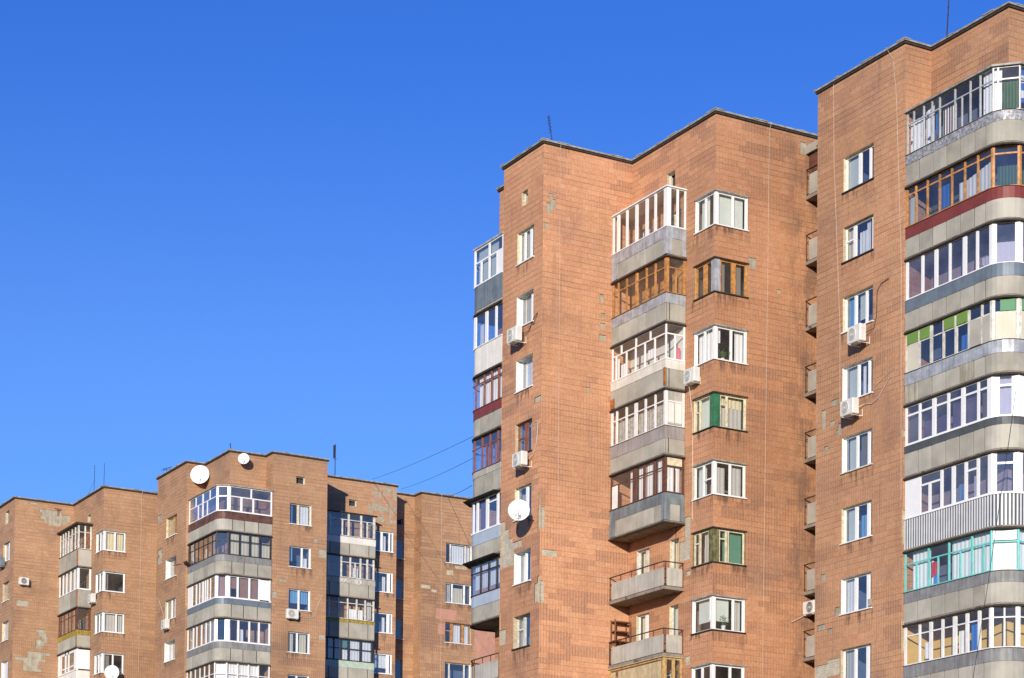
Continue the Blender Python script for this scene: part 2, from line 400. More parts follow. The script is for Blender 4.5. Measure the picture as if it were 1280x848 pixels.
# ---- plan polylines (outer line of bays and balconies), left to right as seen from outside
def offset(path, d):
    P = [Vector((p[0], p[1])) for p in path]; out = []
    for i, p in enumerate(P):
        ns = []
        if i > 0: t = (p - P[i - 1]).normalized(); ns.append(Vector((t.y, -t.x)))
        if i < len(P) - 1: t = (P[i + 1] - p).normalized(); ns.append(Vector((t.y, -t.x)))
        if len(ns) == 1: out.append(p + ns[0] * d)
        else:
            n = (ns[0] + ns[1]).normalized(); out.append(p + n * (d / max(0.3, n.dot(ns[0]))))
    return [(q.x, q.y) for q in out]
def length(path): return sum(math.dist(a, b) for a, b in zip(path, path[1:]))
def at(path, s):
    for a, b in zip(path, path[1:]):
        L = math.dist(a, b)
        if s <= L + 1e-9: k = s / L; return (a[0] + (b[0] - a[0]) * k, a[1] + (b[1] - a[1]) * k)
        s -= L
    return path[-1]
def sub(path, s0, s1):
    L = length(path); s0 = max(0.0, s0); s1 = min(L, s1); out = [at(path, s0)]; acc = 0.0
    for a, b in zip(path, path[1:]):
        acc += math.dist(a, b)
        if s0 + 1e-4 < acc < s1 - 1e-4: out.append(b)
    out.append(at(path, s1)); return out
def strip(mb, path, d0, d1, z0, z1, m=0):
    """solid band along a plan line, between inner offset d0 and outer offset d1"""
    a, b = offset(path, d0), offset(path, d1)
    for i in range(len(path) - 1):
        k0, k1 = i == 0, i == len(path) - 2
        I0, I1, O0, O1 = a[i], a[i + 1], b[i], b[i + 1]
        mb.quad([(*O0, z0), (*O1, z0), (*O1, z1), (*O0, z1)], m=m)
        mb.quad([(*I1, z0), (*I0, z0), (*I0, z1), (*I1, z1)], m=m)
        mb.quad([(*O0, z1), (*O1, z1), (*I1, z1), (*I0, z1)], m=m)
        mb.quad([(*I0, z0), (*I1, z0), (*O1, z0), (*O0, z0)], m=m)
        if k0: mb.quad([(*I0, z0), (*O0, z0), (*O0, z1), (*I0, z1)], m=m)
        if k1: mb.quad([(*O1, z0), (*I1, z0), (*I1, z1), (*O1, z1)], m=m)
def sheet(mb, path, d, z0, z1, amp=0.0, per=0.12, m=0, slope=0.0):
    """single surface along a plan line; amp > 0 folds it like a curtain; slope drops its top towards the start"""
    if amp <= 0:
        q = offset(path, d)
        for p, r in zip(q, q[1:]): mb.quad([(*p, z0), (*r, z0), (*r, z1), (*p, z1)], m=m)
        return
    L = length(path); n = max(2, int(L / per * 4)); pts = []
    ph = random.random() * 6.28
    for i in range(n + 1):
        s = L * i / n; p = at(path, s); e = at(path, min(L, s + 0.02)); w = at(path, max(0, s - 0.02))
        t = Vector((e[0] - w[0], e[1] - w[1])).normalized()
        o = d + amp * math.sin(2 * math.pi * s / per + ph + 0.6 * math.sin(s * 5))
        pts.append((p[0] + t.y * o, p[1] - t.x * o))
    for i, (p, r) in enumerate(zip(pts, pts[1:])):
        za, zb = z1 - slope * (1 - i / n), z1 - slope * (1 - (i + 1) / n)
        mb.quad([(*p, z0), (*r, z0), (*r, zb), (*p, za)], m=m)

def fold(mt): return 0.001 if 'blind' in mt or 'green' in mt else 0.011

def arc(cx, cy, r, a0, a1, n=7):
    return [(cx + r * math.cos(R(a0 + (a1 - a0) * i / n)), cy + r * math.sin(R(a0 + (a1 - a0) * i / n))) for i in range(n + 1)]

# ------------------------------------------------------------------ windows
def stain_mat():
    m, t, b, out = mat_base('rain_stain')
    uv = t.new('ShaderNodeUVMap').outputs[0]; sx = t.new('ShaderNodeSeparateXYZ'); t.l.new(uv, sx.inputs[0])
    n = t.noise(t.vmul(uv, (4.5, 0.55, 1.0)), 1.0, 5.0, 0.62)
    a = t.math('MULTIPLY', t.ramp(n, 0.46, 0.68), t.ramp(sx.outputs[1], 0.0, 1.0, 0.0, 0.62))
    b.inputs['Base Color'].default_value = (0.11, 0.075, 0.06, 1); b.inputs['Roughness'].default_value = .95
    tr = t.new('ShaderNodeBsdfTransparent'); mx = t.new('ShaderNodeMixShader')
    t.l.new(a, mx.inputs[0]); t.l.new(tr.outputs[0], mx.inputs[1]); t.l.new(b.outputs[0], mx.inputs[2]); t.l.new(mx.outputs[0], out.inputs['Surface'])
    return m
STAIN = stain_mat()
def rain_stain(w, fr, u0, u1, z0, h=.85):
    h *= random.uniform(.6, 1.15); o = random.uniform(0, 50); mb = MB(); a, b = u0 - .12, u1 + .12
    mb.quad([fr(a, .004, z0 - .04 - h), fr(b, .004, z0 - .04 - h), fr(b, .004, z0 - .04), fr(a, .004, z0 - .04)], [(a + o, 0), (b + o, 0), (b + o, 1), (a + o, 1)])
    mb.build('rain_stain', STAIN, w)
def window(bld, fr, u0, u1, z0, z1, frame='pvc', rev='white', mull=(0.5,), trans=(), cur=(), rec=0.17, fw=0.06,
           sill='pvc', room='room', gl='glass', depth=1.1, label=None):
    """one window: frame (the part), with pane, sill, reveal, curtain and the room behind as sub-parts"""
    D = -rec; mb = MB(); W = u1 - u0; H = z1 - z0
    a, b = D - 0.03, D + 0.03
    mb.fbox(fr, u0, u0 + fw, a, b, z0, z1); mb.fbox(fr, u1 - fw, u1, a, b, z0, z1)
    mb.fbox(fr, u0 + fw, u1 - fw, a, b, z0, z0 + fw); mb.fbox(fr, u0 + fw, u1 - fw, a, b, z1 - fw, z1)
    for mm in mull:
        f, w = (mm if isinstance(mm, tuple) else (mm, 0.10))
        mb.fbox(fr, u0 + W * f - w / 2, u0 + W * f + w / 2, a - 0.002, b + 0.01, z0 + fw, z1 - fw)
    for f0, f1, h in trans:
        mb.fbox(fr, u0 + W * f0 + fw, u0 + W * f1 - fw * 0.5, a + 0.004, b + 0.004, z0 + H * h - 0.03, z0 + H * h + 0.03)
    w = mb.build('window', M[frame], bld)
    if label: w['label'] = label
    g = MB(); g.quad([fr(u0 + 0.02, D, z0 + 0.02), fr(u1 - 0.02, D, z0 + 0.02), fr(u1 - 0.02, D, z1 - 0.02), fr(u0 + 0.02, D, z1 - 0.02)])
    g.build('pane', M[gl], w)
    r = MB()
    r.quad([fr(u0, 0, z0), fr(u0, 0, z1), fr(u0, D, z1), fr(u0, D, z0)]); r.quad([fr(u1, D, z0), fr(u1, D, z1), fr(u1, 0, z1), fr(u1, 0, z0)])
    r.quad([fr(u0, 0, z1), fr(u1, 0, z1), fr(u1, D, z1), fr(u0, D, z1)]); r.quad([fr(u0, D, z0), fr(u1, D, z0), fr(u1, 0, z0), fr(u0, 0, z0)])
    r.build('reveal', M[rev], w)
    if sill:
        s = MB(); s.fbox(fr, u0 - 0.05, u1 + 0.05, D, 0.07, z0 - 0.035, z0 + 0.012); s.build('sill', M[sill], w)
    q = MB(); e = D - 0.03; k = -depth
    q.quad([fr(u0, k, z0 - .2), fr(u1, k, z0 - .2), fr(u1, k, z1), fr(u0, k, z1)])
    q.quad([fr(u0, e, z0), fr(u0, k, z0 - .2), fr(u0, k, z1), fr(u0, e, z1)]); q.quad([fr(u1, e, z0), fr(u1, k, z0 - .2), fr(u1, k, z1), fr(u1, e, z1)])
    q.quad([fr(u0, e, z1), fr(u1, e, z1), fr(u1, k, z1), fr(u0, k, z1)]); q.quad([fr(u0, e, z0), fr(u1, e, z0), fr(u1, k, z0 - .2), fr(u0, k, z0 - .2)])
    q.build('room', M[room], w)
    rain_stain(w, fr, u0, u1, z0)
    for f0, f1, h0, h1, mt in cur:
        c = MB(); p0 = fr(u0 + W * f0, D - 0.12, 0); p1 = fr(u0 + W * f1, D - 0.12, 0)
        sheet(c, [p0[:2], p1[:2]], 0.0, z0 + H * h0, z0 + H * h1, fold(mt), 0.19)
        c.build('curtain', M[mt], w)
    return w

def corner_window(bld, xl, xc, yc, yr, z0, z1, frame='pvc', post='pvc', mL=(0.5,), mR=(0.5,), trL=(), trR=(), cur=(), sill='pvc',
                  rev='white', room='room', pw=0.16, fw=0.07, gl='clear'):
    """window that wraps the corner between a facade at y = yc and one at x = xc"""
    mb = MB(); H = z1 - z0; rec = 0.07
    fa, fb = A(yc), B(xc)
    segs = ((fa, xl, xc - pw, mL, trL), (fb, yc + pw, yr, mR, trR))
    for fr, a, b, ml, tr in segs:
        d0, d1 = -rec - 0.06, -rec; W = b - a
        mb.fbox(fr, a, a + fw, d0, d1, z0, z1); mb.fbox(fr, b - fw, b, d0, d1, z0, z1)
        mb.fbox(fr, a + fw, b - fw, d0, d1, z0, z0 + fw); mb.fbox(fr, a + fw, b - fw, d0, d1, z1 - fw, z1)
        for f in ml: mb.fbox(fr, a + W * f - 0.05, a + W * f + 0.05, d0, d1 + 0.01, z0 + fw, z1 - fw)
        for f0, f1, h in tr: mb.fbox(fr, a + W * f0 + fw * .7, a + W * f1 - fw * .7, d0 + .004, d1 + .004, z0 + H * h - .03, z0 + H * h + .03)
    w = mb.build('window', M[frame], bld)
    p = MB(); p.box((xc - pw - 0.001, yc + rec * .5, z0), (xc - rec * .5, yc + pw + 0.001, z1)); p.build('corner_post', M[post], w)
    g = MB()
    for fr, a, b, ml, tr in segs: g.quad([fr(a + .03, -rec - .03, z0 + .03), fr(b - .03, -rec - .03, z0 + .03), fr(b - .03, -rec - .03, z1 - .03), fr(a + .03, -rec - .03, z1 - .03)])
    g.build('pane', M[gl], w)
    r = MB()
    r.quad([fa(xl, 0, z0), fa(xl, 0, z1), fa(xl, -.14, z1), fa(xl, -.14, z0)]); r.quad([fb(yr, -.14, z0), fb(yr, -.14, z1), fb(yr, 0, z1), fb(yr, 0, z0)])
    for z, s in ((z1, 1), (z0, -1)):
        r.quad([fa(xl, 0, z), fa(xc, 0, z), fa(xc - .14, -.14, z), fa(xl, -.14, z)]); r.quad([fb(yc, 0, z), fb(yr, 0, z), fb(yr, -.14, z), fb(yc + .14, -.14, z)])
    r.build('reveal', M[rev], w)
    if sill:
        s = MB(); strip(s, [(xl - .04, yc), (xc, yc), (xc, yr + .04)], -0.13, 0.07, z0 - .03, z0 + .012); s.build('sill', M[sill], w)
    l = MB(); strip(l, [(xl - .06, yc), (xc, yc), (xc, yr + .06)], -0.06, 0.05, z1 + .002, z1 + .05); l.build('lintel', M['coping' if frame in ('pvc',) else 'nearblack'], w)
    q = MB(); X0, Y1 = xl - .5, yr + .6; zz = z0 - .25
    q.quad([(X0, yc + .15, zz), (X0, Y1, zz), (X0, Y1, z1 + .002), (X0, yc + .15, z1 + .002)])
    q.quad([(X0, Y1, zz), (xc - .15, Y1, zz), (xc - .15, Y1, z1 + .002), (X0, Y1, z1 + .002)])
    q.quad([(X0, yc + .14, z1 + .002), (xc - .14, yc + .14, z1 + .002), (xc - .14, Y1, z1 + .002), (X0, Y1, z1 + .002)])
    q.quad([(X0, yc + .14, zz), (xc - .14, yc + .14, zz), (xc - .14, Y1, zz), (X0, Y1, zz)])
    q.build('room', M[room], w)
    rain_stain(w, fa, xl - .1, xc - .13, z0, .7); rain_stain(w, fb, yc + .13, yr, z0, .9)
    for side, f0, f1, h0, h1, mt in cur:
        c = MB()
        if side == 'L': a, b = (xl + (xc - xl) * f0, yc + .24), (xl + (xc - xl) * f1, yc + .24)
        else: a, b = (xc - .24, yc + (yr - yc) * f0), (xc - .24, yc + (yr - yc) * f1)
        sheet(c, [a, b], 0.0, z0 + H * h0, z0 + H * h1, fold(mt), 0.19); c.build('curtain', M[mt], w)
    return w

def vent(bld, fr, u0, u1, z0, z1, trim='cream'):
    mb = MB(); f = .05
    mb.fbox(fr, u0, u0 + f, -.2, -.14, z0, z1); mb.fbox(fr, u1 - f, u1, -.2, -.14, z0, z1)
    mb.fbox(fr, u0 + f, u1 - f, -.2, -.14, z0, z0 + f); mb.fbox(fr, u0 + f, u1 - f, -.2, -.14, z1 - f, z1)
    w = mb.build('attic_vent', M['oldwhite'], bld)
    r = MB(); D = -.3
    r.quad([fr(u0, 0, z0), fr(u0, 0, z1), fr(u0, D, z1), fr(u0, D, z0)]); r.quad([fr(u1, D, z0), fr(u1, D, z1), fr(u1, 0, z1), fr(u1, 0, z0)])
    r.quad([fr(u0, 0, z1), fr(u1, 0, z1), fr(u1, D, z1), fr(u0, D, z1)]); r.quad([fr(u0, D, z0), fr(u1, D, z0), fr(u1, 0, z0), fr(u0, 0, z0)])
    r.build('reveal', M[trim], w)
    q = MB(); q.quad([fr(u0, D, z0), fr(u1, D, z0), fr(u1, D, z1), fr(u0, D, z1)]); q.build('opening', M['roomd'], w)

# ------------------------------------------------------------------ balconies and glazed bays
def balcony(bld, gp, pp, inner, zP, zR, zT, panel='panel', pj=1.1, band='galv', bh=0.4, frame='pvc', posts=(), low=(), up=(), fw=0.055, trans=None,
            cur=(), fill=(), gl='glass', roof=None, corr=None, slab=True, rail=True, lining=None, panes=True, tr_rng=None, skirt=0.0, glin=0.05, notch=(), lab=None):
    """parapet (the part) with slab, flashing, glazing frame, glass, curtains as sub-parts.
    gp / pp: plan lines of glazing and parapet; posts: (s, width); zP parapet bottom, zR its top, zT top of glazing"""
    L = length(pp); mb = MB(); zb = zR - bh if band else zR
    if corr:                                                     # trapezoid corrugations in front of the parapet
        n = int(L / corr)                                          # raised ribs over a darker sheet
        for i in range(n): strip(mb, sub(pp, (i + .08) * L / n, (i + .52) * L / n), -.02, .012, zP, zR)
        strip(mb, pp, -.03, -.006, zP + .01, zR - .01, 2)
        strip(mb, pp, -.06, -.03, zP, zR)
    else:
        if isinstance(pj, (int, float)):
            n = max(1, round(L / pj)); js = [L * i / n for i in range(n + 1)]
        else: js = list(pj)
        for a, b in zip(js, js[1:]):
            g = 0.028
            strip(mb, sub(pp, a + (g if a > 0 else 0), b - (g if b < L else 0)), -.03, random.uniform(0, .008), zP + random.uniform(0, .012), zb + (0.02 if band else 0), random.choice((0, 0, 3, 4)) if panel in ('panel', 'concrete') else 0)
        strip(mb, pp, -.07, -.04, zP + .03, zR - .01, 1)
    par = mb.build('balcony', [M['corr' if corr else panel], M['nearblack'], M['darkslate'], M['panelB'], M['panelC']], bld)
    if lab: par['label'] = lab
    if band:
        b = MB(); strip(b, pp, -.02, .022, zb, zR); b.build('flashing', M[band], par)
    if rail:
        b = MB(); strip(b, pp, -.08, .045, zR, zR + .022); b.build('ledge', M['nearblack' if frame != 'pvc' else 'pvc'], par)
    if slab:
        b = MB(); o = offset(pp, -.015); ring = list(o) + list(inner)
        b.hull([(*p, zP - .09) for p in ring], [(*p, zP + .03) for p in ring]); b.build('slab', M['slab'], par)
        b = MB(); strip(b, pp, -.05, .08, zP - .135, zP - .07); b.build('slab_edge', M['nearblack'], par)
    zr = zR + .022
    if posts:
        f = MB(); G = length(gp); d0, d1 = -.03, .03
        for s, w in posts: strip(f, sub(gp, s - w / 2, s + w / 2), d0, d1, zr, zT)
        hm = zr + (zT - zr) * (trans or 1.0)
        for s, w in low: strip(f, sub(gp, s - w / 2, s + w / 2), d0 + .003, d1 - .003, zr, hm)
        for s, w in up: strip(f, sub(gp, s - w / 2, s + w / 2), d0 + .003, d1 - .003, hm, zT)
        strip(f, gp, d0 + .006, d1 - .006, zr, zr + fw); strip(f, gp, d0 + .006, d1 - .006, zT - fw * .7, zT)
        if trans:
            for r in (tr_rng or [(0, G)]): strip(f, sub(gp, *r), d0 + .008, d1 - .008, hm - fw * .45, hm + fw * .45)
        fo = f.build('glazing_frame', M[frame], par)
        if panes:
            g = MB(); sheet(g, gp, 0.0, zr, zT); g.build('glass', M[gl], par)
    for nf, it in enumerate(fill):                               # opaque boards set in the glazing
        s0, s1, f0, f1, mt = it; pr = .018 + .006 * nf
        b = MB(); strip(b, sub(gp, s0, s1), -.012 - .001 * nf, pr, zr + (zT - zr) * f0, zr + (zT - zr) * f1); b.build('infill_board', M[mt], par)
    for it in cur:
        s0, s1, f0, f1, mt = it[:5]; sl = it[5] if len(it) > 5 else 0.0
        c = MB(); sheet(c, sub(gp, s0, s1), -.13, zr + (zT - zr) * f0, zr + (zT - zr) * f1, fold(mt), 0.21, slope=sl); c.build('curtain', M[mt], par)
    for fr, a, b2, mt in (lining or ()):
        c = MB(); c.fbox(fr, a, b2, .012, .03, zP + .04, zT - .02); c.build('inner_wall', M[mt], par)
    if roof:
        mt, over, th = roof
        b = MB(); o = offset(gp, over); ring = list(o) + list(inner)
        n = len(o); r0 = [(*p, zT) for p in ring]; r1 = [(*p, zT + th) for p in ring[:n]] + [(*p, zT + th + (.12 if th >= .05 else 0)) for p in ring[n:]]
        b.hull(r0, r1); b.build('awning', M[mt], par)
    return par

def railing_balcony(bld, pp, inner, zP, zR, zTop, panel='panel2', bars=0.9, gaps=True, lab=None, pj=1.0):
    """open balcony: slab, boards and an iron rail"""
    L = length(pp); mb = MB(); n = max(1, round(L / pj)); acc = 0; corners = []
    for a, b in zip(pp, pp[1:]): acc += math.dist(a, b); corners.append(acc)
    js = sorted({0.22, *[c for c in corners[:-1]], L - .05}); segs = []
    for a, b in zip(js, js[1:]):
        a2 = a + (.14 if a in corners else 0.0)
        if b - a2 < .3: segs.append((a2, b)); continue
        k = max(1, round((b - a2) / pj)); segs += [(a2 + (b - a2) * i / k, a2 + (b - a2) * (i + 1) / k) for i in range(k)]
    for a, b in segs: strip(mb, sub(pp, a + .006, b - .006), -.012, random.uniform(.008, .02), zP + .06, zR)
    par = mb.build('balcony', M[panel], bld)
    if lab: par['label'] = lab
    b = MB(); ring = list(offset(pp, .03)) + list(inner)
    b.hull([(*p, zP - .10) for p in ring], [(*p, zP + .03) for p in ring]); b.build('slab', M['slab'], par)
    r = MB(); strip(r, pp, -.03, .015, zTop - .04, zTop)
    strip(r, pp, -.03, .0, zP + .12, zP + .14); strip(r, pp, -.03, -.014, zR - .06, zR - .03)
    m = max(2, round(L / bars)); ss = sorted({.02, L - .02, *corners[:-1], *[L * i / m for i in range(1, m)]})
    for s in ss: strip(r, sub(pp, s - .015, s + .015), -.035, -.013, zP, zTop - .03)
    r.build('railing', M['iron'], par)
    return par

# ------------------------------------------------------------------ building shell
def coping(bld, path, z):
    b = MB(); strip(b, path, -.35, .12, z - .02, z + .05); top = b.build('roof_coping', M['coping'], bld)
    b = MB(); strip(b, path, -.25, .07, z - .105, z - .022); b.build('dark_strip', M['nearblack'], top)  # plain dark strip directly below the coping
    # lumps of mortar and bent sheet along the edge
    b = MB(); L = length(path); s = .3
    while s < L - .3:
        w = random.uniform(.15, .8); strip(b, sub(path, s, min(L - .1, s + w)), -.15, random.uniform(.134, .15), z + .03, z + random.uniform(.06, .085)); s += w + random.uniform(.4, 2.2)
    b.build('edge_repair', M['coping'], top)

def patches(bld, fr, rects, mat, name='exposed_brick', d=None):
    """each connected patch of lost tiles is a part of its own"""
    paint = mat in ('pink', 'peel')
    if not paint:                                                # the tiles are really missing: cut them out of the wall, bed them 3 cm deeper
        p0 = fr(0, 0, 0)
        for b_, faces, zr, mats in SHELLS:
            if b_ is bld:
                for f in faces:
                    if f[0](0, 0, 0) == p0 and f[0](1, 0, 0) == fr(1, 0, 0) and f[1] - .01 <= rects[0][0] and rects[0][1] <= f[2] + .01: f[3].extend(rects)
    left = list(enumerate(rects)); e = .02
    while left:
        grp = [left.pop(0)]; k = 0
        while k < len(grp):
            p = grp[k][1]
            for it in list(left):
                r = it[1]
                if r[0] <= p[1] + e and r[1] >= p[0] - e and r[2] <= p[3] + e and r[3] >= p[2] - e: grp.append(it); left.remove(it)
            k += 1
        mb = MB()
        for i, (u0, u1, z0, z1) in grp:
            dd = .006 if paint else -.03; g = 0 if paint else .035
            if paint: a, b, c, q = u0, u1, z0, z1
            else: a, b, c, q = u0 - g, u1 + g, z0 - g, z1 + g; dd -= .0012 * i
            mb.quad([fr(a, dd, c), fr(b, dd, c), fr(b, dd, q), fr(a, dd, q)], [(a, c), (b, c), (b, q), (a, q)])
        mb.build(name, M[mat], bld)

def ragged(u0, u1, z0, z1, seed, step=.2333, jit=.35):
    """a patch of lost tiles: courses of random length"""
    rnd = random.Random(seed); out = []; z = z0
    while z < z1 - .05:
        h = min(step, z1 - z); a = u0 + rnd.uniform(0, jit) * (u1 - u0); b = u1 - rnd.uniform(0, jit) * (u1 - u0)
        out.append((round(a / .29) * .29 if b - a > .6 else a, b, z, z + h)); z += h
    return out

# ================================================================== RIGHT TOWER (nearest)
ROOF = 39.68
SHELLS = []
def shell(bld, faces, ring, zr, mats):
    SHELLS.append((bld, [list(f[:3]) + [list(f[3])] + list(f[4:]) for f in faces], zr, mats))
    r = MB(); r.quad([(x, y, zr - .02) for x, y in ring]); r.build('roof', M['roof'], bld)

t1 = thing('apartment_tower', (-68.0, 60.0, 0.0), 'nearest orange tiled apartment tower, cut by the right edge, with rounded glazed bays', 'building')
W1 = [(-70.64, -68.76, 34.97 - 2.8 * k, 36.38 - 2.8 * k) for k in range(9)]
shell(t1, [(A(54.85), -72.34, -66.88, W1, 0.0, 0), (B(-66.88), 54.85, 56.14, [], 3.1, 0), (A(56.14), -66.88, -62.53, [], 7.7, 0),
           (B(-62.53), 56.14, 76.0, [], 1.9, 0), (NX(-72.34), 54.85, 76.0, [], 0.4, 0)],
      [(-72.34, 54.85), (-66.88, 54.85), (-66.88, 56.14), (-62.53, 56.14), (-62.53, 76), (-72.34, 76)], ROOF, [M['tile1']])
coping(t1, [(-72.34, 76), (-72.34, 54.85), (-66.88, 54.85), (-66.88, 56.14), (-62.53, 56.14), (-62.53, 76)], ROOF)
w3 = dict(mull=((.36, .13), (.73, .13)))
WS1 = [dict(mull=((.46, .16), (.80, .10)), rev='oldcream', cur=[(0, .45, 0, 1, 'paleblind')], sill='nearblack'),
       dict(mull=((.30, .16), (.92, .14)), frame='pvc', rev='cream', trans=[(0, .3, .6)], cur=[(0, .28, 0, 1, 'creamc'), (.38, .62, 0, .75, 'lace'), (.62, .74, 0, .95, 'lace')], sill='nearblack'),
       dict(mull=((.34, .13), (.70, .10)), rev='oldcream', cur=[(.02, .33, 0, 1, 'skyc'), (.4, .68, .25, 1, 'paleblind')], sill='pvc'),
       dict(mull=((.45, .12), (.80, .10)), rev='white', cur=[(.05, .42, 0, 1, 'paleblind'), (.5, .62, 0, .9, 'lace')], sill='pvc'),
       dict(mull=((.42, .10), (.80, .12)), rev='white', cur=[(.08, .4, 0, 1, 'paleblind'), (.46, .76, 0, 1, 'greyblind')], sill='oldwhite'),
       dict(mull=((.40, .15), (.80, .15)), rev='oldcream', cur=[(.05, .36, 0, 1, 'paleblind'), (.47, .76, 0, .7, 'skyc')], sill='white'),
       dict(mull=((.40, .15), (.80, .15)), rev='white', cur=[(.02, .34, 0, 1, 'lace')], sill='pvc'),
       dict(mull=((.40, .12), (.80, .15)), rev='cream', cur=[(.02, .36, 0, 1, 'greyc')], sill='pvc'), dict()]
for k, h in enumerate(W1): window(t1, A(54.85), *h, **{**dict(room='panenavy', gl='glass', depth=1.3), **WS1[k]})
patches(t1, A(54.85), [(-71.35, -70.92, 26.62, 26.85), (-71.97, -71.71, 25.81, 26.59), (-71.42, -71.14, 25.8, 26.03), (-71.03, -70.70, 25.37, 25.60), (-70.9, -70.70, 25.60, 25.83),
                       (-71.8, -71.54, 24.88, 25.1), (-71.96, -71.66, 19.72, 19.99), (-72.15, -71.66, 17.75, 17.98), (-71.5, -71.24, 17.56, 17.74), (-71.02, -70.73, 18.17, 18.52), (-69.0, -68.75, 18.3, 18.5)], 'render', 'lost_tiles')
patches(t1, A(54.85), [(-72.33, -70.72, 15.83, 16.35), (-72.33, -71.5, 15.62, 15.83), (-71.5, -70.72, 16.35, 16.5)], 'pale')
patches(t1, B(-66.88), [(54.86, 55.05, 20.31, 21.6), (54.86, 54.97, 24.42, 24.66), (54.86, 54.95, 16.2, 17.4)], 'cream')
ppT1 = [(-66.86, 54.90), (-62.2, 54.90)] + arc(-62.2, 55.8, .9, -90, 0)[1:] + [(-61.3, 62.0)]
gpT1 = [(-66.86, 54.95), (-62.02, 54.95), (-61.35, 55.62), (-61.35, 62.0)]
inT1 = [(-62.55, 62.0), (-62.55, 56.12), (-66.86, 56.12)]
C1, C2 = 4.84, 5.79
JT1 = [0, .78, 1.56, 2.34, 3.12, 3.9, 4.5, 6.2, 7.0, 7.8, 8.6, 9.4, 10.2, 11.0, length(ppT1)]
side = [(6.6, .06), (7.4, .06), (8.2, .06), (9.2, .06), (10.2, .06), (11.2, .06)]
def P1(ss, w): return [(s, w) for s in ss]
E0, EW = .03, .06
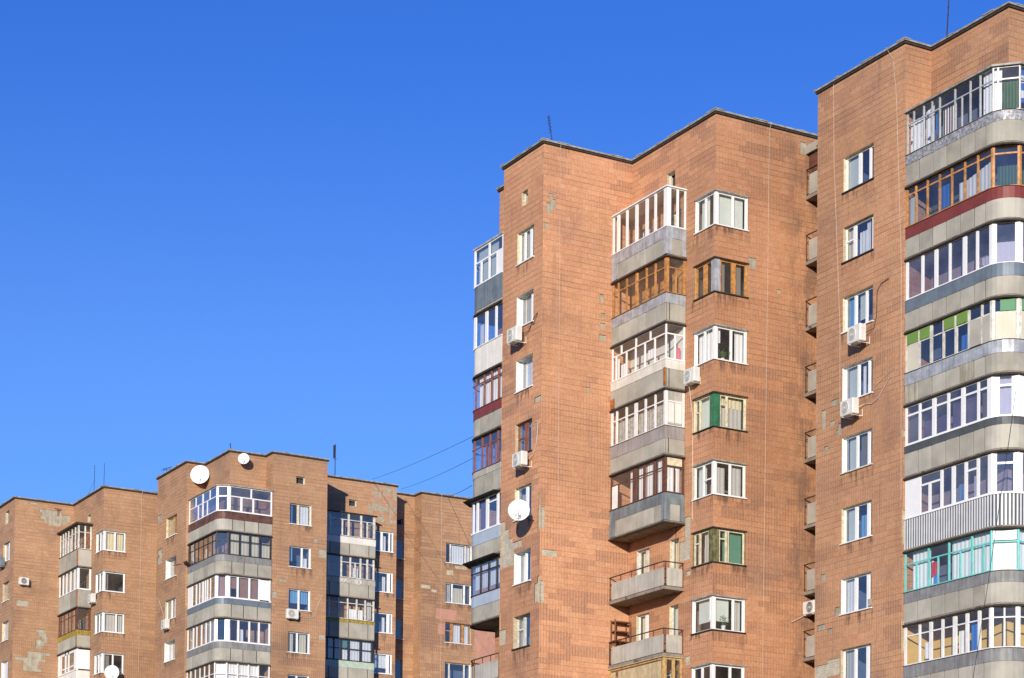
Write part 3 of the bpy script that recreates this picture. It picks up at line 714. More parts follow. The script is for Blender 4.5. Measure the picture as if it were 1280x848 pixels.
bays1 = [
 dict(lining=[(A(56.14), -66.8, -62.5, 'panenavy'), (B(-62.53), 56.11, 61.9, 'panenavy')], frame='alu', gl='clear', band='galvpatch', bh=.36, posts=P1([.03, .4, .98, 1.46, 1.9, 2.76, 3.61, 4.15, C1, 5.02, C2], .055) + side, low=[(3.15, .05)], trans=.72,  # navy lining added to keep these panes dark
      cur=[(.08, .9, 0, .80, 'bluew'), (.95, 1.45, 0, .92, 'bluew', .12), (1.5, 1.62, .2, .7, 'bluec'), (1.93, 2.74, 0, .70, 'redstripe'), (4.18, 4.74, 0, 1, 'bluew'), (4.87, 5.15, 0, 1, 'lace'), (5.18, 5.72, 0, .72, 'grn'), (5.85, 6.9, .22, 1, 'blueflag')],
      roof=('coping', .14, .07)),
 dict(lining=[(A(56.14), -66.8, -62.5, 'roomg'), (B(-62.53), 56.11, 61.9, 'roomg')], frame='wood', gl='dark', band='maroon', bh=.42, posts=P1([.03, .55, 1.22, 1.92, 2.61, 3.33, 4.05], .075) + P1([C1, C2], .15) + side, trans=.82, fw=.07,  # dark lining added so sunlit brick does not show
      cur=[(.06, .5, 0, .8, 'paleblind'), (1.66, 2.3, .12, .68, 'bluec'), (2.85, 3.3, 0, .55, 'lace'), (3.3, 4.75, 0, .74, 'lace', .3), (5.0, 5.7, 0, .55, 'grn'), (5.9, 6.8, 0, .45, 'grn')]),
 dict(lining=[(A(56.14), -66.8, -62.5, 'plaster'), (B(-62.53), 56.11, 61.9, 'plaster')], frame='pvc', gl='purple', band='slate', bh=.46, posts=[(.06, .12), (.96, .13), (1.74, .18), (2.52, .11), (3.34, .20), (4.03, .12), (C1, .30), (C2, .30)] + [(6.7, .12), (7.6, .2)],
      cur=[(4.98, 5.62, 0, .55, 'lace', .0), (4.15, 4.6, 0, .3, 'bluew')]),
 dict(lining=[(A(56.14), -66.8, -62.5, 'panenavy')], frame='oldwhite', gl='glass', band='galv', bh=.46, panel='concrete', posts=[(.04, .09), (.79, .09), (1.48, .13), (2.18, .10), (2.88, .14), (3.59, .10), (4.3, .09), (C1, .20), (C2, .20)] + side, trans=.68,  # navy lining darkens the panes here too
      fill=[(.09, .74, 0, .66, 'boardcream'), (3.64, 4.25, 0, .66, 'panelC'), (4.35, 4.74, 0, .66, 'panelC'), (4.95, 5.68, 0, .66, 'boardcream'), (5.9, 6.56, 0, .66, 'boardcream'),
            (.10, .74, .70, .97, 'greenh'), (.85, 1.40, .70, .97, 'greenh'), (2.24, 2.80, .70, .97, 'greenh'), (2.96, 3.53, .70, .97, 'greenh'), (5.12, 5.67, .70, .97, 'greenm'), (5.9, 6.5, .70, .97, 'greenm')],
      cur=[(3.0, 3.54, 0, .45, 'bluec')]),
 dict(lining=[(A(56.14), -66.8, -62.5, 'plaster'), (B(-62.53), 56.11, 61.9, 'plaster')], frame='pvc', gl='purple', band='darkslate', bh=.27, posts=[(.05, .10), (.84, .11), (1.66, .20), (2.47, .12), (3.29, .20), (4.12, .11), (C1 + .02, .50), (C2, .50)] + [(6.8, .12), (7.6, .2)], trans=.76, fw=.085,
      cur=[(.1, .8, 0, .74, 'greyblind'), (4.18, 4.6, 0, .74, 'greyblind'), (2.55, 4.1, 0, .74, 'purpleblind'), (5.05, 5.6, 0, 1, 'lace'), (.9, 2.4, 0, .5, 'panenavy' if False else 'purpleblind')], roof=('pvc', .08, .03)),  # purple curtains put in for reflections in the panes
 dict(lining=[(A(56.14), -66.8, -62.5, 'plaster'), (B(-62.53), 56.11, 61.9, 'plaster')], frame='pvc', gl='purple', band=None, corr=.14, posts=[(.85, .12), (2.11, .13), (2.77, .18), (3.46, .14), (4.12, .13), (C1, .36), (C2, .36)] + [(6.7, .12), (7.6, .2)], low=[(1.43, .13)], trans=.74, fw=.085,
      tr_rng=[(.85, 2.11), (3.46, 4.12), (C1, C2)], fill=[(0, .8, 0, 1, 'pvc')], cur=[(2.9, 3.2, 0, .5, 'skyc'), (3.75, 3.95, 0, .6, 'lace')], roof=('pvc', .08, .03)),
 dict(lining=[(A(56.14), -66.8, -62.5, 'panenavy')], frame='teal', gl='clear', band='greysheet', bh=.40, posts=P1([.03, 1.38, 2.53, 3.8, C1, C2], .07) + side, low=P1([.69, 1.92, 3.16, 4.42], .055), trans=.70,  # back wall lined in navy for dark panes
      cur=[(.32, 1.34, 0, 1, 'aqua'), (1.40, 1.52, 0, .68, 'aqua'), (2.55, 3.78, 0, 1, 'aqua'), (3.82, 4.8, 0, 1, 'aqua'), (5.9, 7.4, 0, 1, 'aqua')],
      fill=[(C1 + .06, C2 - .06, .74, 1, 'pvc'), (C1 + .06, C2 - .06, .02, .66, 'panelw')]),
 dict(frame='white', gl='clear', band='greysheet', bh=.46, posts=[(.06, .11), (.89, .10), (1.53, .16), (2.2, .12), (2.88, .20), (3.56, .16), (4.22, .15), (C1, .18), (5.31, .06), (C2, .18)] + side, trans=.74,
      cur=[(2.95, 3.25, 0, .6, 'lace'), (3.62, 4.1, 0, .75, 'bluec'), (1.0, 1.3, .1, .5, 'bluew')], lining=[(A(56.14), -66.8, -62.5, 'yellowp'), (B(-62.53), 56.11, 61.9, 'yellowp'), (B(-66.88), 55.0, 56.1, 'yellowp')]),
]
for k, sp in enumerate(bays1):
    zP = 34.06 - 2.8 * k; zT = 36.86 if k == 0 else zP + 2.8 - .12
    if sp.get('roof') and k: sp['roof'] = None
    balcony(t1, gpT1, ppT1, inT1, zP, zP + 1.14, zT, pj=JT1, **sp)

# ================================================================== MIDDLE TOWER
t2 = thing('apartment_tower', (-80.0, 58.0, 0.0), 'orange tiled apartment tower in the middle with stepped corners and two open balconies', 'building')
W2 = [(-84.64, -83.20, 34.93 - 2.8 * k, 36.34 - 2.8 * k) for k in range(9)]
CWa = [(-77.5, -76.05, 34.97 - 2.8 * k, 36.37 - 2.8 * k) for k in range(9)]
CWb = [(52.43, 54.06, h[2], h[3]) for h in CWa]
BWa = [(-81.80, -80.80, 34.95 - 2.8 * k, 36.42 - 2.8 * k) for k in range(8)]
BWb = [(-79.22, -78.55, 34.35 - 2.8 * k, 36.42 - 2.8 * k) for k in range(8)]
V2a, V2b = (-84.28, -83.78, 37.42, 38.05), (-79.67, -79.05, 37.55, 38.22)
shell(t2, [(A(47.94), -85.89, -82.43, W2 + [V2a], 0.0, 0), (B(-82.43), 47.94, 52.43, [], 2.3, 0), (A(52.43), -82.43, -76.05, CWa + BWa + BWb + [V2b], 5.2, 0),
           (B(-76.05), 52.43, 72.0, CWb, 0.0, 1), (NX(-85.89), 47.94, 49.07, [], 0, 0), (A(49.07), -88.31, -85.89, [], 0, 0), (NX(-88.31), 49.07, 72.0, [], 0, 0)],
      [(-88.31, 49.07), (-85.89, 49.07), (-85.89, 47.94), (-82.43, 47.94), (-82.43, 52.43), (-76.05, 52.43), (-76.05, 72), (-88.31, 72)], ROOF, [M['tile'], M['tile3']])
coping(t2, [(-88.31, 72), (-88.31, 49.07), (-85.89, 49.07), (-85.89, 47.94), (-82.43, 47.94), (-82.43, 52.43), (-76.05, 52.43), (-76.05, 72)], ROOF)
WS2 = [dict(mull=((.30, .12), (.66, .14)), rev='oldcream', cur=[(.05, .6, 0, 1, 'creamc'), (.75, .97, 0, .55, 'pinkc')], sill='pvc'),
       dict(mull=((.66, .12),), rev='white', cur=[(.1, .45, 0, 1, 'creamc')], sill='pvc', rec=.26),
       dict(mull=((.72, .12),), rev='white', cur=[(.08, .5, 0, 1, 'lace')], sill='pvc', rec=.30),
       dict(mull=((.5, .24),), frame='redbrown', rev='cream', trans=[(0, .5, .55)], cur=[(.62, .95, 0, 1, 'greyc'), (.22, .36, 0, .8, 'lace')], sill='nearblack'),
       dict(mull=((.58, .16),), rev='oldcream', cur=[(.1, .5, 0, .8, 'greyc')], sill='oldwhite'),
       dict(mull=((.42, .12),), rev='white', cur=[(.1, .36, 0, 1, 'lace'), (.48, .97, 0, 1, 'lace')], sill='pvc', rec=.28),
       dict(mull=((.42, .16),), frame='oldwhite', rev='cream', trans=[(0, .42, .6)], cur=[(.05, .36, 0, .9, 'greyc'), (.5, .9, 0, .35, 'greenc')], sill='nearblack', rec=.24),
       dict(mull=((.5, .12),), rev='cream'), dict()]
for k, h in enumerate(W2): window(t2, A(47.94), *h, **{**dict(room='panenavy', depth=1.3), **WS2[k]})
vent(t2, A(47.94), *V2a); vent(t2, A(52.43), *V2b)
CS2 = [dict(mR=(.53,), cur=[('R', .12, .95, 0, 1, 'paleblind'), ('L', .1, .5, 0, 1, 'paleblind')], room='room'),
       dict(frame='wood', post='galv', pw=.30, mR=(.48, .56), mL=(.5, .62), sill='nearblack', cur=[('R', .1, .4, 0, 1, 'moss' if False else 'greyblind'), ('R', .62, .9, 0, 1, 'greyblind')], room='roomd', rev='wood2'),
       dict(mR=(.5,), room='roomd', cur=[('L', 0, .9, 0, 1, 'lace'), ('R', .05, .28, .55, 1, 'lace'), ('R', .72, .98, 0, 1, 'lace')], sill='pvc'),
       dict(frame='oldcream', post='green', pw=.34, mR=(.28,), mL=(.3,), trR=[(0, .28, .7)], trL=[(0, .3, .6)], cur=[('R', .3, .95, 0, .66, 'greyc'), ('R', .3, .95, .66, 1, 'creamc'), ('L', .1, .95, 0, 1, 'paleblind'), ('R', .05, .24, .1, .9, 'purpleblind')], sill='nearblack', rev='oldcream'),
       dict(mR=(.5,), trL=[(.5, 1, .5)], cur=[('R', .08, .45, 0, .85, 'greyc'), ('R', .62, .95, 0, .9, 'greyc'), ('L', .05, .45, 0, 1, 'paleblind')], rev='cream', sill='pvc'),
       dict(frame='oldcream', post='moss', pw=.34, mR=(.30, .36), mL=(.36,), trR=[(0, .3, .72)], trL=[(0, .36, .68)], cur=[('R', .02, .28, 0, .68, 'greenc'), ('R', .4, .97, 0, 1, 'greenc'), ('L', .38, .98, 0, 1, 'greyc')], sill='nearblack', rev='moss'),
       dict(mR=(.64,), mL=(), cur=[('R', .72, .95, 0, 1, 'greyc'), ('R', .02, .6, .3, 1, 'paleblind'), ('L', .1, .9, .3, 1, 'paleblind')], sill='nearblack'),
       dict(mR=(.55,), room='roomd', cur=[('R', .12, .5, 0, .6, 'creamc')]), dict()]
for k, h in enumerate(CWa): corner_window(t2, h[0], h[1], 52.43, 54.06, h[2], h[3], **CS2[k])
for k in range(8):
    window(t2, A(52.43), *BWa[k], mull=((.62, .20),), frame='oldwhite' if k < 6 else 'pvc', rev='oldwhite' if k in (5,) else 'cream', sill='oldwhite', cur=[(.1, .55, 0, 1, 'creamc')] + ([(.7, .95, .4, 1, 'greenc')] if k == 5 else []), room='roomd', gl='clear')
    window(t2, A(52.43), *BWb[k], mull=(), frame='oldwhite', rev='oldcream', sill=None, cur=[(.05, .95, 0, 1, 'paleblind' if k != 5 else 'creamc')], room='room', gl='clear', fw=.05)
ppT2 = [(-82.42, 51.43), (-78.15, 51.43), (-78.15, 52.41)]; gpT2 = [(-82.42, 51.47), (-78.19, 51.47), (-78.19, 52.41)]
inT2 = [(-82.42, 52.41)]
K = 4.23
JT2 = [0, .52, 1.25, 1.98, 2.71, 3.44, 4.25, 4.3, 4.45, length(ppT2)]
b2s = [
 dict(frame='pvc', gl='clear', band='galv', bh=.47, posts=[(.05, .10), (.44, .19), (1.13, .13), (1.89, .19), (2.69, .19), (3.35, .13), (K - .02, .40), (4.75, .10), (5.14, .10)], roof=('pvc', .10, .05), lab='balcony with new white glazing and grey sheet band'),
 dict(lining=[(A(52.43), -82.4, -78.2, 'wood')], frame='wood', gl='clear', band='galv', bh=.42, posts=[(.06, .10), (.48, .07), (1.15, .08), (1.94, .17), (2.71, .09), (3.39, .09), (K - .01, .24), (5.12, .10)], low=[(4.70, .06)], trans=.72, fw=.05, lab='balcony with varnished wooden glazing'),
 dict(lining=[(A(52.43), -82.4, -79.4, 'panelw'), (A(52.43), -79.3, -78.2, 'white')], frame='pvc', gl='clear', band='rustwhite', bh=.38, posts=[(.05, .07), (K, .07), (5.14, .09)], up=P1([.76, 1.92, 3.04], .08), low=P1([.35, 1.17, 1.89, 2.62, 3.39, 4.68], .075), trans=.72, fw=.06,
      cur=[(.1, .4, 0, .7, 'lace'), (.55, 1.1, 0, .45, 'lace'), (2.7, 3.3, .25, .5, 'lace')], lab='balcony with thin white frames and rusting white band'),
 dict(frame='white', gl='clear', band='mauve', bh=.52, posts=[(.06, .14), (.45, .10), (1.22, .11), (1.97, .21), (2.72, .11), (3.47, .10), (K, .20), (5.12, .12)], trans=.70,
      cur=[(.12, 1.9, 0, .68, 'net'), (2.0, 4.1, 0, .68, 'net'), (.12, .4, .72, .96, 'creamc')], fill=[(4.32, 5.05, .05, .98, 'panel2'), (4.36, 4.64, .10, .66, 'panelw'), (4.70, 5.02, .10, .66, 'panelw')], lab='balcony with patterned net curtains behind white posts'),
 dict(frame='brown', gl='clear', band='bluegrey', bh=.46, posts=[(.06, .09), (1.90, .26), (2.65, .12), (3.42, .10), (K - .14, .08), (K, .16), (5.13, .10)], low=[(.62, .05), (4.70, .05)], trans=.70, tr_rng=[(0, K)], fw=.05,
      fill=[(.12, .60, 0, .68, 'white'), (4.33, 5.06, .76, 1, 'oldcream')], cur=[(1.35, 1.78, 0, 1, 'lace'), (2.05, 2.6, 0, 1, 'lace'), (2.7, 3.36, 0, 1, 'lace'), (3.48, 4.05, 0, 1, 'lace'), (4.33, 5.05, 0, .72, 'lace')], lab='balcony with old brown frames and white curtains'),
]
for k, sp in enumerate(b2s):
    zP = 34.19 - 2.8 * k; zT = 37.02 if k == 0 else zP + 2.8 - .12
    par = balcony(t2, gpT2, ppT2, inT2, zP, zP + 1.15, zT, pj=JT2, **sp)
    if k == 2:
        r = MB(); r.box((-78.27, 51.395, zP + .05), (-78.12, 51.425, zP + .80)); r.build('rust_stain', M['rust'], par); r = MB(); r.box((-82.42, 51.395, zP), (-82.12, 51.425, zP + .42)); r.build('rust_stain', M['rust'], par)
    if k in (0, 4):
        for ln in ([(-82.42, 51.43), (-81.95, 51.43)], [(-78.38, 51.43), (-78.15, 51.43), (-78.15, 51.70)], [(-78.15, 52.2), (-78.15, 52.41)]):
            c = MB(); strip(c, ln, .0, .026, zP, zP + .7); c.build('corner_sheet', M['galv' if k == 0 else 'bluegrey'], par)
for k in (5, 6):
    zP = 34.19 - 2.8 * k
    railing_balcony(t2, ppT2, inT2, zP, zP + .80, zP + 1.08, lab='open balcony with grey boards and iron rail')
zP = 34.19 - 2.8 * 7
balcony(t2, gpT2, ppT2, inT2, zP, zP + 1.15, zP + 2.66, pj=JT2, panel='tan', band=None, frame='wood2', gl='dark', posts=[(.08, .16), (K, .30), (4.72, .14), (5.1, .12)], fw=.12,
        fill=[(.16, .5, 0, .9, 'tan'), (.75, 1.5, 0, .9, 'tan'), (1.52, 2.2, 0, .9, 'tan'), (2.22, 2.9, 0, .9, 'tan'), (2.92, 3.6, 0, .9, 'tan'), (3.62, 4.06, 0, .9, 'tan')], roof=('tan', .10, .03), lab='balcony boarded in with pale tan panels')
# bays on the tower's left flank
ppL = [(-89.1, 55.0), (-89.1, 48.83)] + arc(-88.2, 48.83, .9, 180, 270)[1:] + [(-85.90, 47.93)]
gpL = [(-89.05, 55.0), (-89.05, 48.45), (-88.6, 47.98), (-85.90, 47.98)]
inL = [(-85.90, 49.06), (-88.30, 49.06), (-88.30, 55.0)]
LL = length(ppL); GL = length(gpL); fx = lambda x: GL - (-85.90 - x)
JL = [0, 1.2, 2.4, 3.6, 4.8, 5.9, LL - 2.0, LL - 1.3, LL - .65, LL]
b2l = [
 dict(frame='pvc', gl='glass', band='bluegrey', bh=1.1, posts=P1([fx(-88.53), fx(-87.21), fx(-85.96)], .12) + [(3.5, .1), (2.0, .1)], low=P1([fx(-87.95), fx(-86.49)], .12), trans=.63, fw=.085, fill=[(fx(-86.42), GL, 0, .62, 'pvc')], cur=[(fx(-88.4), fx(-86.6), 0, 1, 'paleblind')], roof=('galv', .08, .08)),  # pale curtain put in for the sky reflected in the panes
 dict(frame='pvc', gl='glass', band=None, panel='panelw', posts=[(fx(-88.45), .2), (fx(-87.4), .22), (fx(-86.52), .14), (3.5, .1), (2.0, .1)], fw=.06, cur=[(fx(-88.2), fx(-87.9), 0, .7, 'lace')]),
 dict(frame='redbrown', gl='clear', band='maroon', bh=.42, posts=P1([fx(-88.31), fx(-87.57), fx(-86.89), fx(-86.25), 3.5, 2.0], .065), trans=.76, cur=[(fx(-88.25), fx(-86), 0, .74, 'lace'), (fx(-88.25), fx(-86), .78, .98, 'lace')]),
 dict(frame='redbrown', gl='glass', band='panel2', bh=.28, posts=P1([fx(-88.4), fx(-87.68), fx(-86.95), fx(-86.25), 3.5, 2.0], .075), low=[(fx(-87.3), .05)], trans=.70, cur=[(fx(-87.5), fx(-86.9), 0, .7, 'pinkc'), (fx(-86.8), fx(-86.3), 0, .7, 'pinkc')]),
 dict(frame='pvc', gl='glass', band='paleblue', bh=.52, posts=[(fx(-88.42), .10), (fx(-88.05), .16), (fx(-87.14), .22), (fx(-86.19), .16), (3.5, .1)], fw=.08, trans=.8, tr_rng=[(fx(-87.1), fx(-86.2))], cur=[(fx(-88), fx(-87.2), 0, 1, 'purpleblind')], roof=('nearblack', .38, .028)),
 dict(frame='black', gl='glass', band='paleblue', bh=.50, posts=P1([fx(-88.52), fx(-87.69), fx(-86.96), fx(-86.21), 3.5, 2.0], .07), trans=.68, cur=[(fx(-88.4), fx(-86), .2, .66, 'lace'), (fx(-88.4), fx(-86), .7, .98, 'lace')], roof=('nearblack', .38, .028)),
]
for k, sp in enumerate(b2l):
    zP = 33.85 - 2.8 * k
    balcony(t2, gpL, ppL, inL, zP, zP + 1.17, 36.75 if k == 0 else zP + 2.8 - .12, pj=JL, **sp)
railing_balcony(t2, ppL, inL, 33.85 - 2.8 * 6, 33.85 - 16.8 + .85, 33.85 - 16.8 + 1.15, bars=.75)
# small balconies on the right flank
ppS = [(-76.04, 57.07), (-74.85, 57.07), (-74.85, 60.0)]; inS = [(-76.04, 60.0)]
for k in range(9):
    zP = 36.95 - 2.8 * k
    p = railing_balcony(t2, ppS, inS, zP, zP + .92, zP + 1.2, panel='panel', pj=1.3)
    if k == 0:
        f = MB(); strip(f, [(-75.9, 57.1), (-74.9, 57.1), (-74.9, 60)], -.03, .0, zP + .93, zP + 1.75); f.build('infill_board', M['brown'], p)
        c = MB(); c.box((-76.04, 57.05, 38.92), (-74.8, 60.0, 39.12)); c.box((-76.04, 57.03, 38.8), (-74.78, 57.10, 39.16)); c.build('canopy', M['panel'], p)
patches(t2, A(47.94), [(-85.88, -85.47, 23.51, 23.91), (-85.88, -85.14, 23.05, 23.51), (-85.88, -84.80, 22.82, 23.05), (-85.88, -83.98, 22.52, 22.82), (-85.88, -84.67, 22.2, 22.52), (-85.88, -84.67, 21.84, 22.2),
                       (-82.55, -82.44, 23.9, 24.55), (-82.62, -82.44, 22.97, 23.9), (-82.85, -82.44, 19.88, 20.72), (-82.6, -82.44, 20.72, 21.0), (-85.88, -85.78, 19.17, 19.97), (-85.88, -85.33, 18.47, 19.15), (-83.0, -82.44, 28.5, 28.75)], 'pale')
patches(t2, B(-82.43), [(47.95, 48.16, 23.05, 23.95), (48.02, 48.78, 21.87, 22.14), (47.95, 48.17, 19.86, 20.79)], 'pale')
patches(t2, B(-82.43), [(48.1, 48.3, 36.59, 37.06), (48.3, 48.56, 36.8, 37.26), (48.2, 48.4, 37.26, 37.5), (48.02, 48.18, 35.89, 36.18), (50.82, 51.02, 33.22, 33.57), (50.88, 51.11, 32.58, 32.76), (50.84, 51.09, 32.06, 32.32), (50.79, 51.14, 31.54, 31.8), (50.18, 50.32, 29.18, 29.42)], 'render', 'lost_tiles')
patches(t2, A(52.43), [(-78.48, -77.7, 21.37, 22.2), (-78.1, -77.7, 22.2, 23.18), (-77.98, -77.66, 20.69, 20.89), (-78.0, -77.66, 16.95, 17.32)], 'pale')
patches(t2, B(-76.05), [(54.12, 54.51, 33.44, 33.9), (55.6, 55.76, 32.63, 32.8), (56.75, 57.05, 38.8, 39.3)], 'render', 'lost_tiles')

# ================================================================== BACK BLOCK WITH ROUNDED BAY
R3 = 38.98
t3 = thing('apartment_tower', (-140.0, 62.0, 0.0), 'distant orange apartment block with two satellite dishes above a purple glazed bay', 'building')
W3a = [(-143.1, -141.15, 34.5 - 2.8 * k, 35.85 - 2.8 * k) for k in range(6)]
W3b = [(59.2, 60.72, 34.46 - 2.8 * k, 35.82 - 2.8 * k) for k in range(6)]
W3c = [(67.22, 68.62, 34.31 - 2.8 * k, 35.68 - 2.8 * k) for k in range(6)]
W3d = [(69.25, 70.42, 34.38 - 2.8 * k, 35.76 - 2.8 * k) for k in range(6)]
W3e = [(73.15, 75.2, 34.28 - 2.8 * k, 35.69 - 2.8 * k) for k in range(6)]
V3 = [(59.62, 60.25, 37.13, 37.62), (65.25, 65.83, 37.12, 37.58), (69.4, 70.3, 36.75, 37.2)]
ring3 = [(-144.86, 54.09), (-139.46, 54.09), (-139.46, 55.42), (-135.31, 55.42), (-135.31, 57.96), (-134.18, 57.96), (-134.18, 61.85), (-138.02, 61.85), (-138.02, 68.88), (-139.9, 68.88), (-139.9, 71.2), (-138.8, 71.2), (-138.8, 86.0)]
shell(t3, [(A(54.09), -144.86, -139.46, W3a, 0, 0), (B(-139.46), 54.09, 55.42, [], 1, 0), (A(55.42), -139.46, -135.31, [], 2, 0), (B(-135.31), 55.42, 57.96, [], 3, 0), (A(57.96), -135.31, -134.18, [], 4, 0),
           (B(-134.18), 57.96, 61.85, W3b + V3[:1], 0, 0), (NY(61.85), -138.02, -134.18, [], 0, 0), (B(-138.02), 61.85, 68.88, W3c + V3[1:2], 5, 0), (NY(68.88), -139.9, -138.02, [], 0, 0),
           (B(-139.9), 68.88, 71.2, W3d + V3[2:], 6, 0), (A(71.2), -139.9, -138.8, [], 7, 0), (B(-138.8), 71.2, 86.0, W3e, 8, 0), (NX(-144.86), 54.09, 86.0, [], 0, 0)],
      ring3 + [(-144.86, 86.0)], R3, [M['tile2']])
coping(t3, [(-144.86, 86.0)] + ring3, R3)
WS3 = [dict(frame='wood2', rev='oldcream', mull=((.55, .15),), cur=[(.1, .5, 0, 1, 'creamc')]), dict(rev='white', rec=.3, mull=((.7, .12),)), dict(rev='cream', mull=((.45, .12), (.8, .1)), cur=[(.1, .7, 0, 1, 'paleblind')]), dict(rev='white', rec=.3, mull=((.7, .12),), cur=[(.1, .6, 0, 1, 'lace')]), dict(rev='white'), dict()]
for k, h in enumerate(W3a): window(t3, A(54.09), *h, **WS3[k])
WS3b = [dict(frame='oldcream', mull=((.42, .16),), cur=[(.5, .95, 0, 1, 'lace'), (.02, .2, 0, 1, 'skyc')], sill='pvc'), dict(mull=((.62, .12),), cur=[(.05, .22, .3, 1, 'skyc'), (.72, .9, 0, .5, 'lace')], room='panenavy'),
        dict(mull=((.5, .12),), cur=[(.05, .95, .35, 1, 'skyc')], room='panenavy'), dict(mull=((.45, .12),), cur=[(.1, .3, 0, 1, 'creamc'), (.6, .9, 0, 1, 'creamc')]), dict(mull=((.45, .12),)), dict()]
for k, h in enumerate(W3b): window(t3, B(-134.18), *h, **WS3b[k])
for k, h in enumerate(W3c): window(t3, B(-138.02), *h, mull=((.40, .16), (.82, .12)) if k == 0 else ((.80, .22),), cur=[(.5, .66, 0, .8, 'lace')] if k < 3 else [(.1, .9, .3, 1, 'lace')], room='panenavy', sill='pvc', rec=.10)
for k, h in enumerate(W3d): window(t3, B(-139.9), *h, mull=(), frame='oldwhite', rev='oldcream', cur=[(.1, .5, 0, .7, 'greenc')], room='panenavy', sill='cream')
WS3e = [dict(mull=((.2, .1), (.78, .12)), frame='oldwhite', cur=[(.22, .75, 0, .95, 'lace'), (.82, .97, 0, 1, 'lace')]), dict(mull=((.28, .1), (.75, .12)), cur=[(.3, .72, 0, .8, 'creamc'), (.02, .24, 0, 1, 'greyc')], sill='pvc'),
        dict(frame='wood', mull=((.28, .2), (.70, .2)), trans=[(0, .28, .6)], cur=[(.3, .64, 0, 1, 'lace'), (.76, .97, 0, 1, 'lace')], rev='cream'), dict(frame='oldwhite', mull=((.2, .1), (.78, .1)), room='panenavy'), dict(), dict()]
for k, h in enumerate(W3e): window(t3, B(-138.8), *h, **WS3e[k])
vent(t3, B(-134.18), *V3[0]); vent(t3, B(-138.02), *V3[1]); vent(t3, B(-139.9), *V3[2], trim='room')
ppT3 = [(-139.44, 54.26), (-134.75, 54.26)] + arc(-134.75, 54.86, .6, -90, 0, 5)[1:] + [(-134.15, 57.94)]
gpT3 = [(-139.44, 54.30), (-134.62, 54.30), (-134.19, 54.95), (-134.19, 57.94)]
inT3 = [(-135.30, 57.94), (-135.30, 55.41), (-139.44, 55.41)]
G1, G2 = 4.82, 4.82 + math.dist((-134.62, 54.30), (-134.19, 54.95)); sy = lambda y: G2 + y - 54.95; q = .89
P3 = length(ppT3); J3 = [0, .9, 1.8, 2.7, 3.6, 4.5, P3 - 2.75, P3 - 1.9, P3 - .95, P3]
b3 = [
 dict(frame='pvc', gl='purple', band='umber', bh=.50, posts=[(.05, .12), (2.68 * q, .17), (G1, .20), (G2, .22), (sy(57.88), .10)], low=P1([1.8 * q, 3.57 * q], .11) + [(sy(55.79), .15), (sy(56.62), .12)], up=P1([1.32 * q, 4.06 * q], .10) + [(sy(56.47), .10)], trans=.60, fw=.075, roof=('coping', .12, .06),
      lab='bay with white frames over purple tinted glass'),
 dict(frame='black', gl='glass', band='greysheet', bh=.42, posts=P1([.05, .33 * q, 1.21 * q, 1.97 * q, 2.93 * q, 3.78 * q, 4.62 * q, G1], .08) + P1([sy(55.72), sy(56.44), sy(57.16), sy(57.88)], .07) + [(G2, .16)], trans=.64,
      cur=[(.4, 1.0, 0, .6, 'skyc'), (3.6, 4.2, 0, .9, 'skyc'), (sy(55.02), sy(55.7), 0, 1, 'creamc'), (sy(55.76), sy(56.4), 0, 1, 'creamc'), (sy(56.48), sy(57.1), 0, 1, 'creamc'), (sy(57.2), sy(57.85), 0, .7, 'creamc'), (2.6, 3.2, 0, .5, 'lace')]),
 dict(frame='pvc', gl='glass', band='slate', bh=.38, posts=[(.85 * q, .16), (1.66 * q, .16), (2.3 * q, .10), (2.92 * q, .25), (3.4 * q, .10), (3.82 * q, .16), (4.4 * q, .1), (G1, .30), (G2, .30), (sy(55.62), .14), (sy(56.42), .14), (sy(57.1), .12), (sy(57.85), .1)], fw=.09,
      fill=[(0, .85 * q, 0, 1, 'pvc'), (sy(57.12), sy(57.9), 0, 1, 'pvc')], cur=[(G1 + .2, G2 - .1, 0, 1, 'brownblind'), (sy(55.1), sy(55.58), .45, 1, 'brownblind'), (sy(55.7), sy(56.36), 0, 1, 'brownblind'), (sy(56.5), sy(57.04), 0, 1, 'brownblind')]),
 dict(frame='pvc', gl='glass', band='greysheet', bh=.42, posts=[(.08, .12), (1.2 * q, .14), (1.86 * q, .10), (2.8 * q, .14), (3.67 * q, .14), (4.5 * q, .12), (G1, .30), (G2, .34), (sy(55.70), .14), (sy(56.46), .12), (sy(57.13), .12), (sy(57.86), .12)], fw=.08,
      cur=[(.2, 1.0, 0, 1, 'paleblind'), (2.6, 4.7, 0, 1, 'skyc'), (sy(55.85), sy(56.1), 0, .6, 'lace')], roof=('pvc', .08, .03)),
 dict(frame='white', gl='clear', band='galv', bh=.42, posts=P1([.05, .7, 1.5, 2.3, 3.1, 3.9, G1, G2, sy(55.7), sy(56.46), sy(57.13), sy(57.88)], .09), trans=.5, cur=[(.1, .7, .3, 1, 'brownblind'), (G1, G2, 0, 1, 'lace'), (sy(55.0), sy(57.2), 0, 1, 'lace')]),
]
for k, sp in enumerate(b3):
    zP = 33.53 - 2.8 * k
    if k: sp['roof'] = None
    balcony(t3, gpT3, ppT3, inT3, zP, zP + 1.20, 36.38 if k == 0 else zP + 2.8 - .12, pj=J3, **sp)
ppK = [(-137.02, 61.95), (-137.02, 66.78), (-138.0, 66.78)]; gpK = [(-137.06, 61.95), (-137.06, 66.74), (-138.0, 66.74)]; inK = [(-138.0, 61.95)]
y_ = lambda *a: [v - 61.95 for v in a]
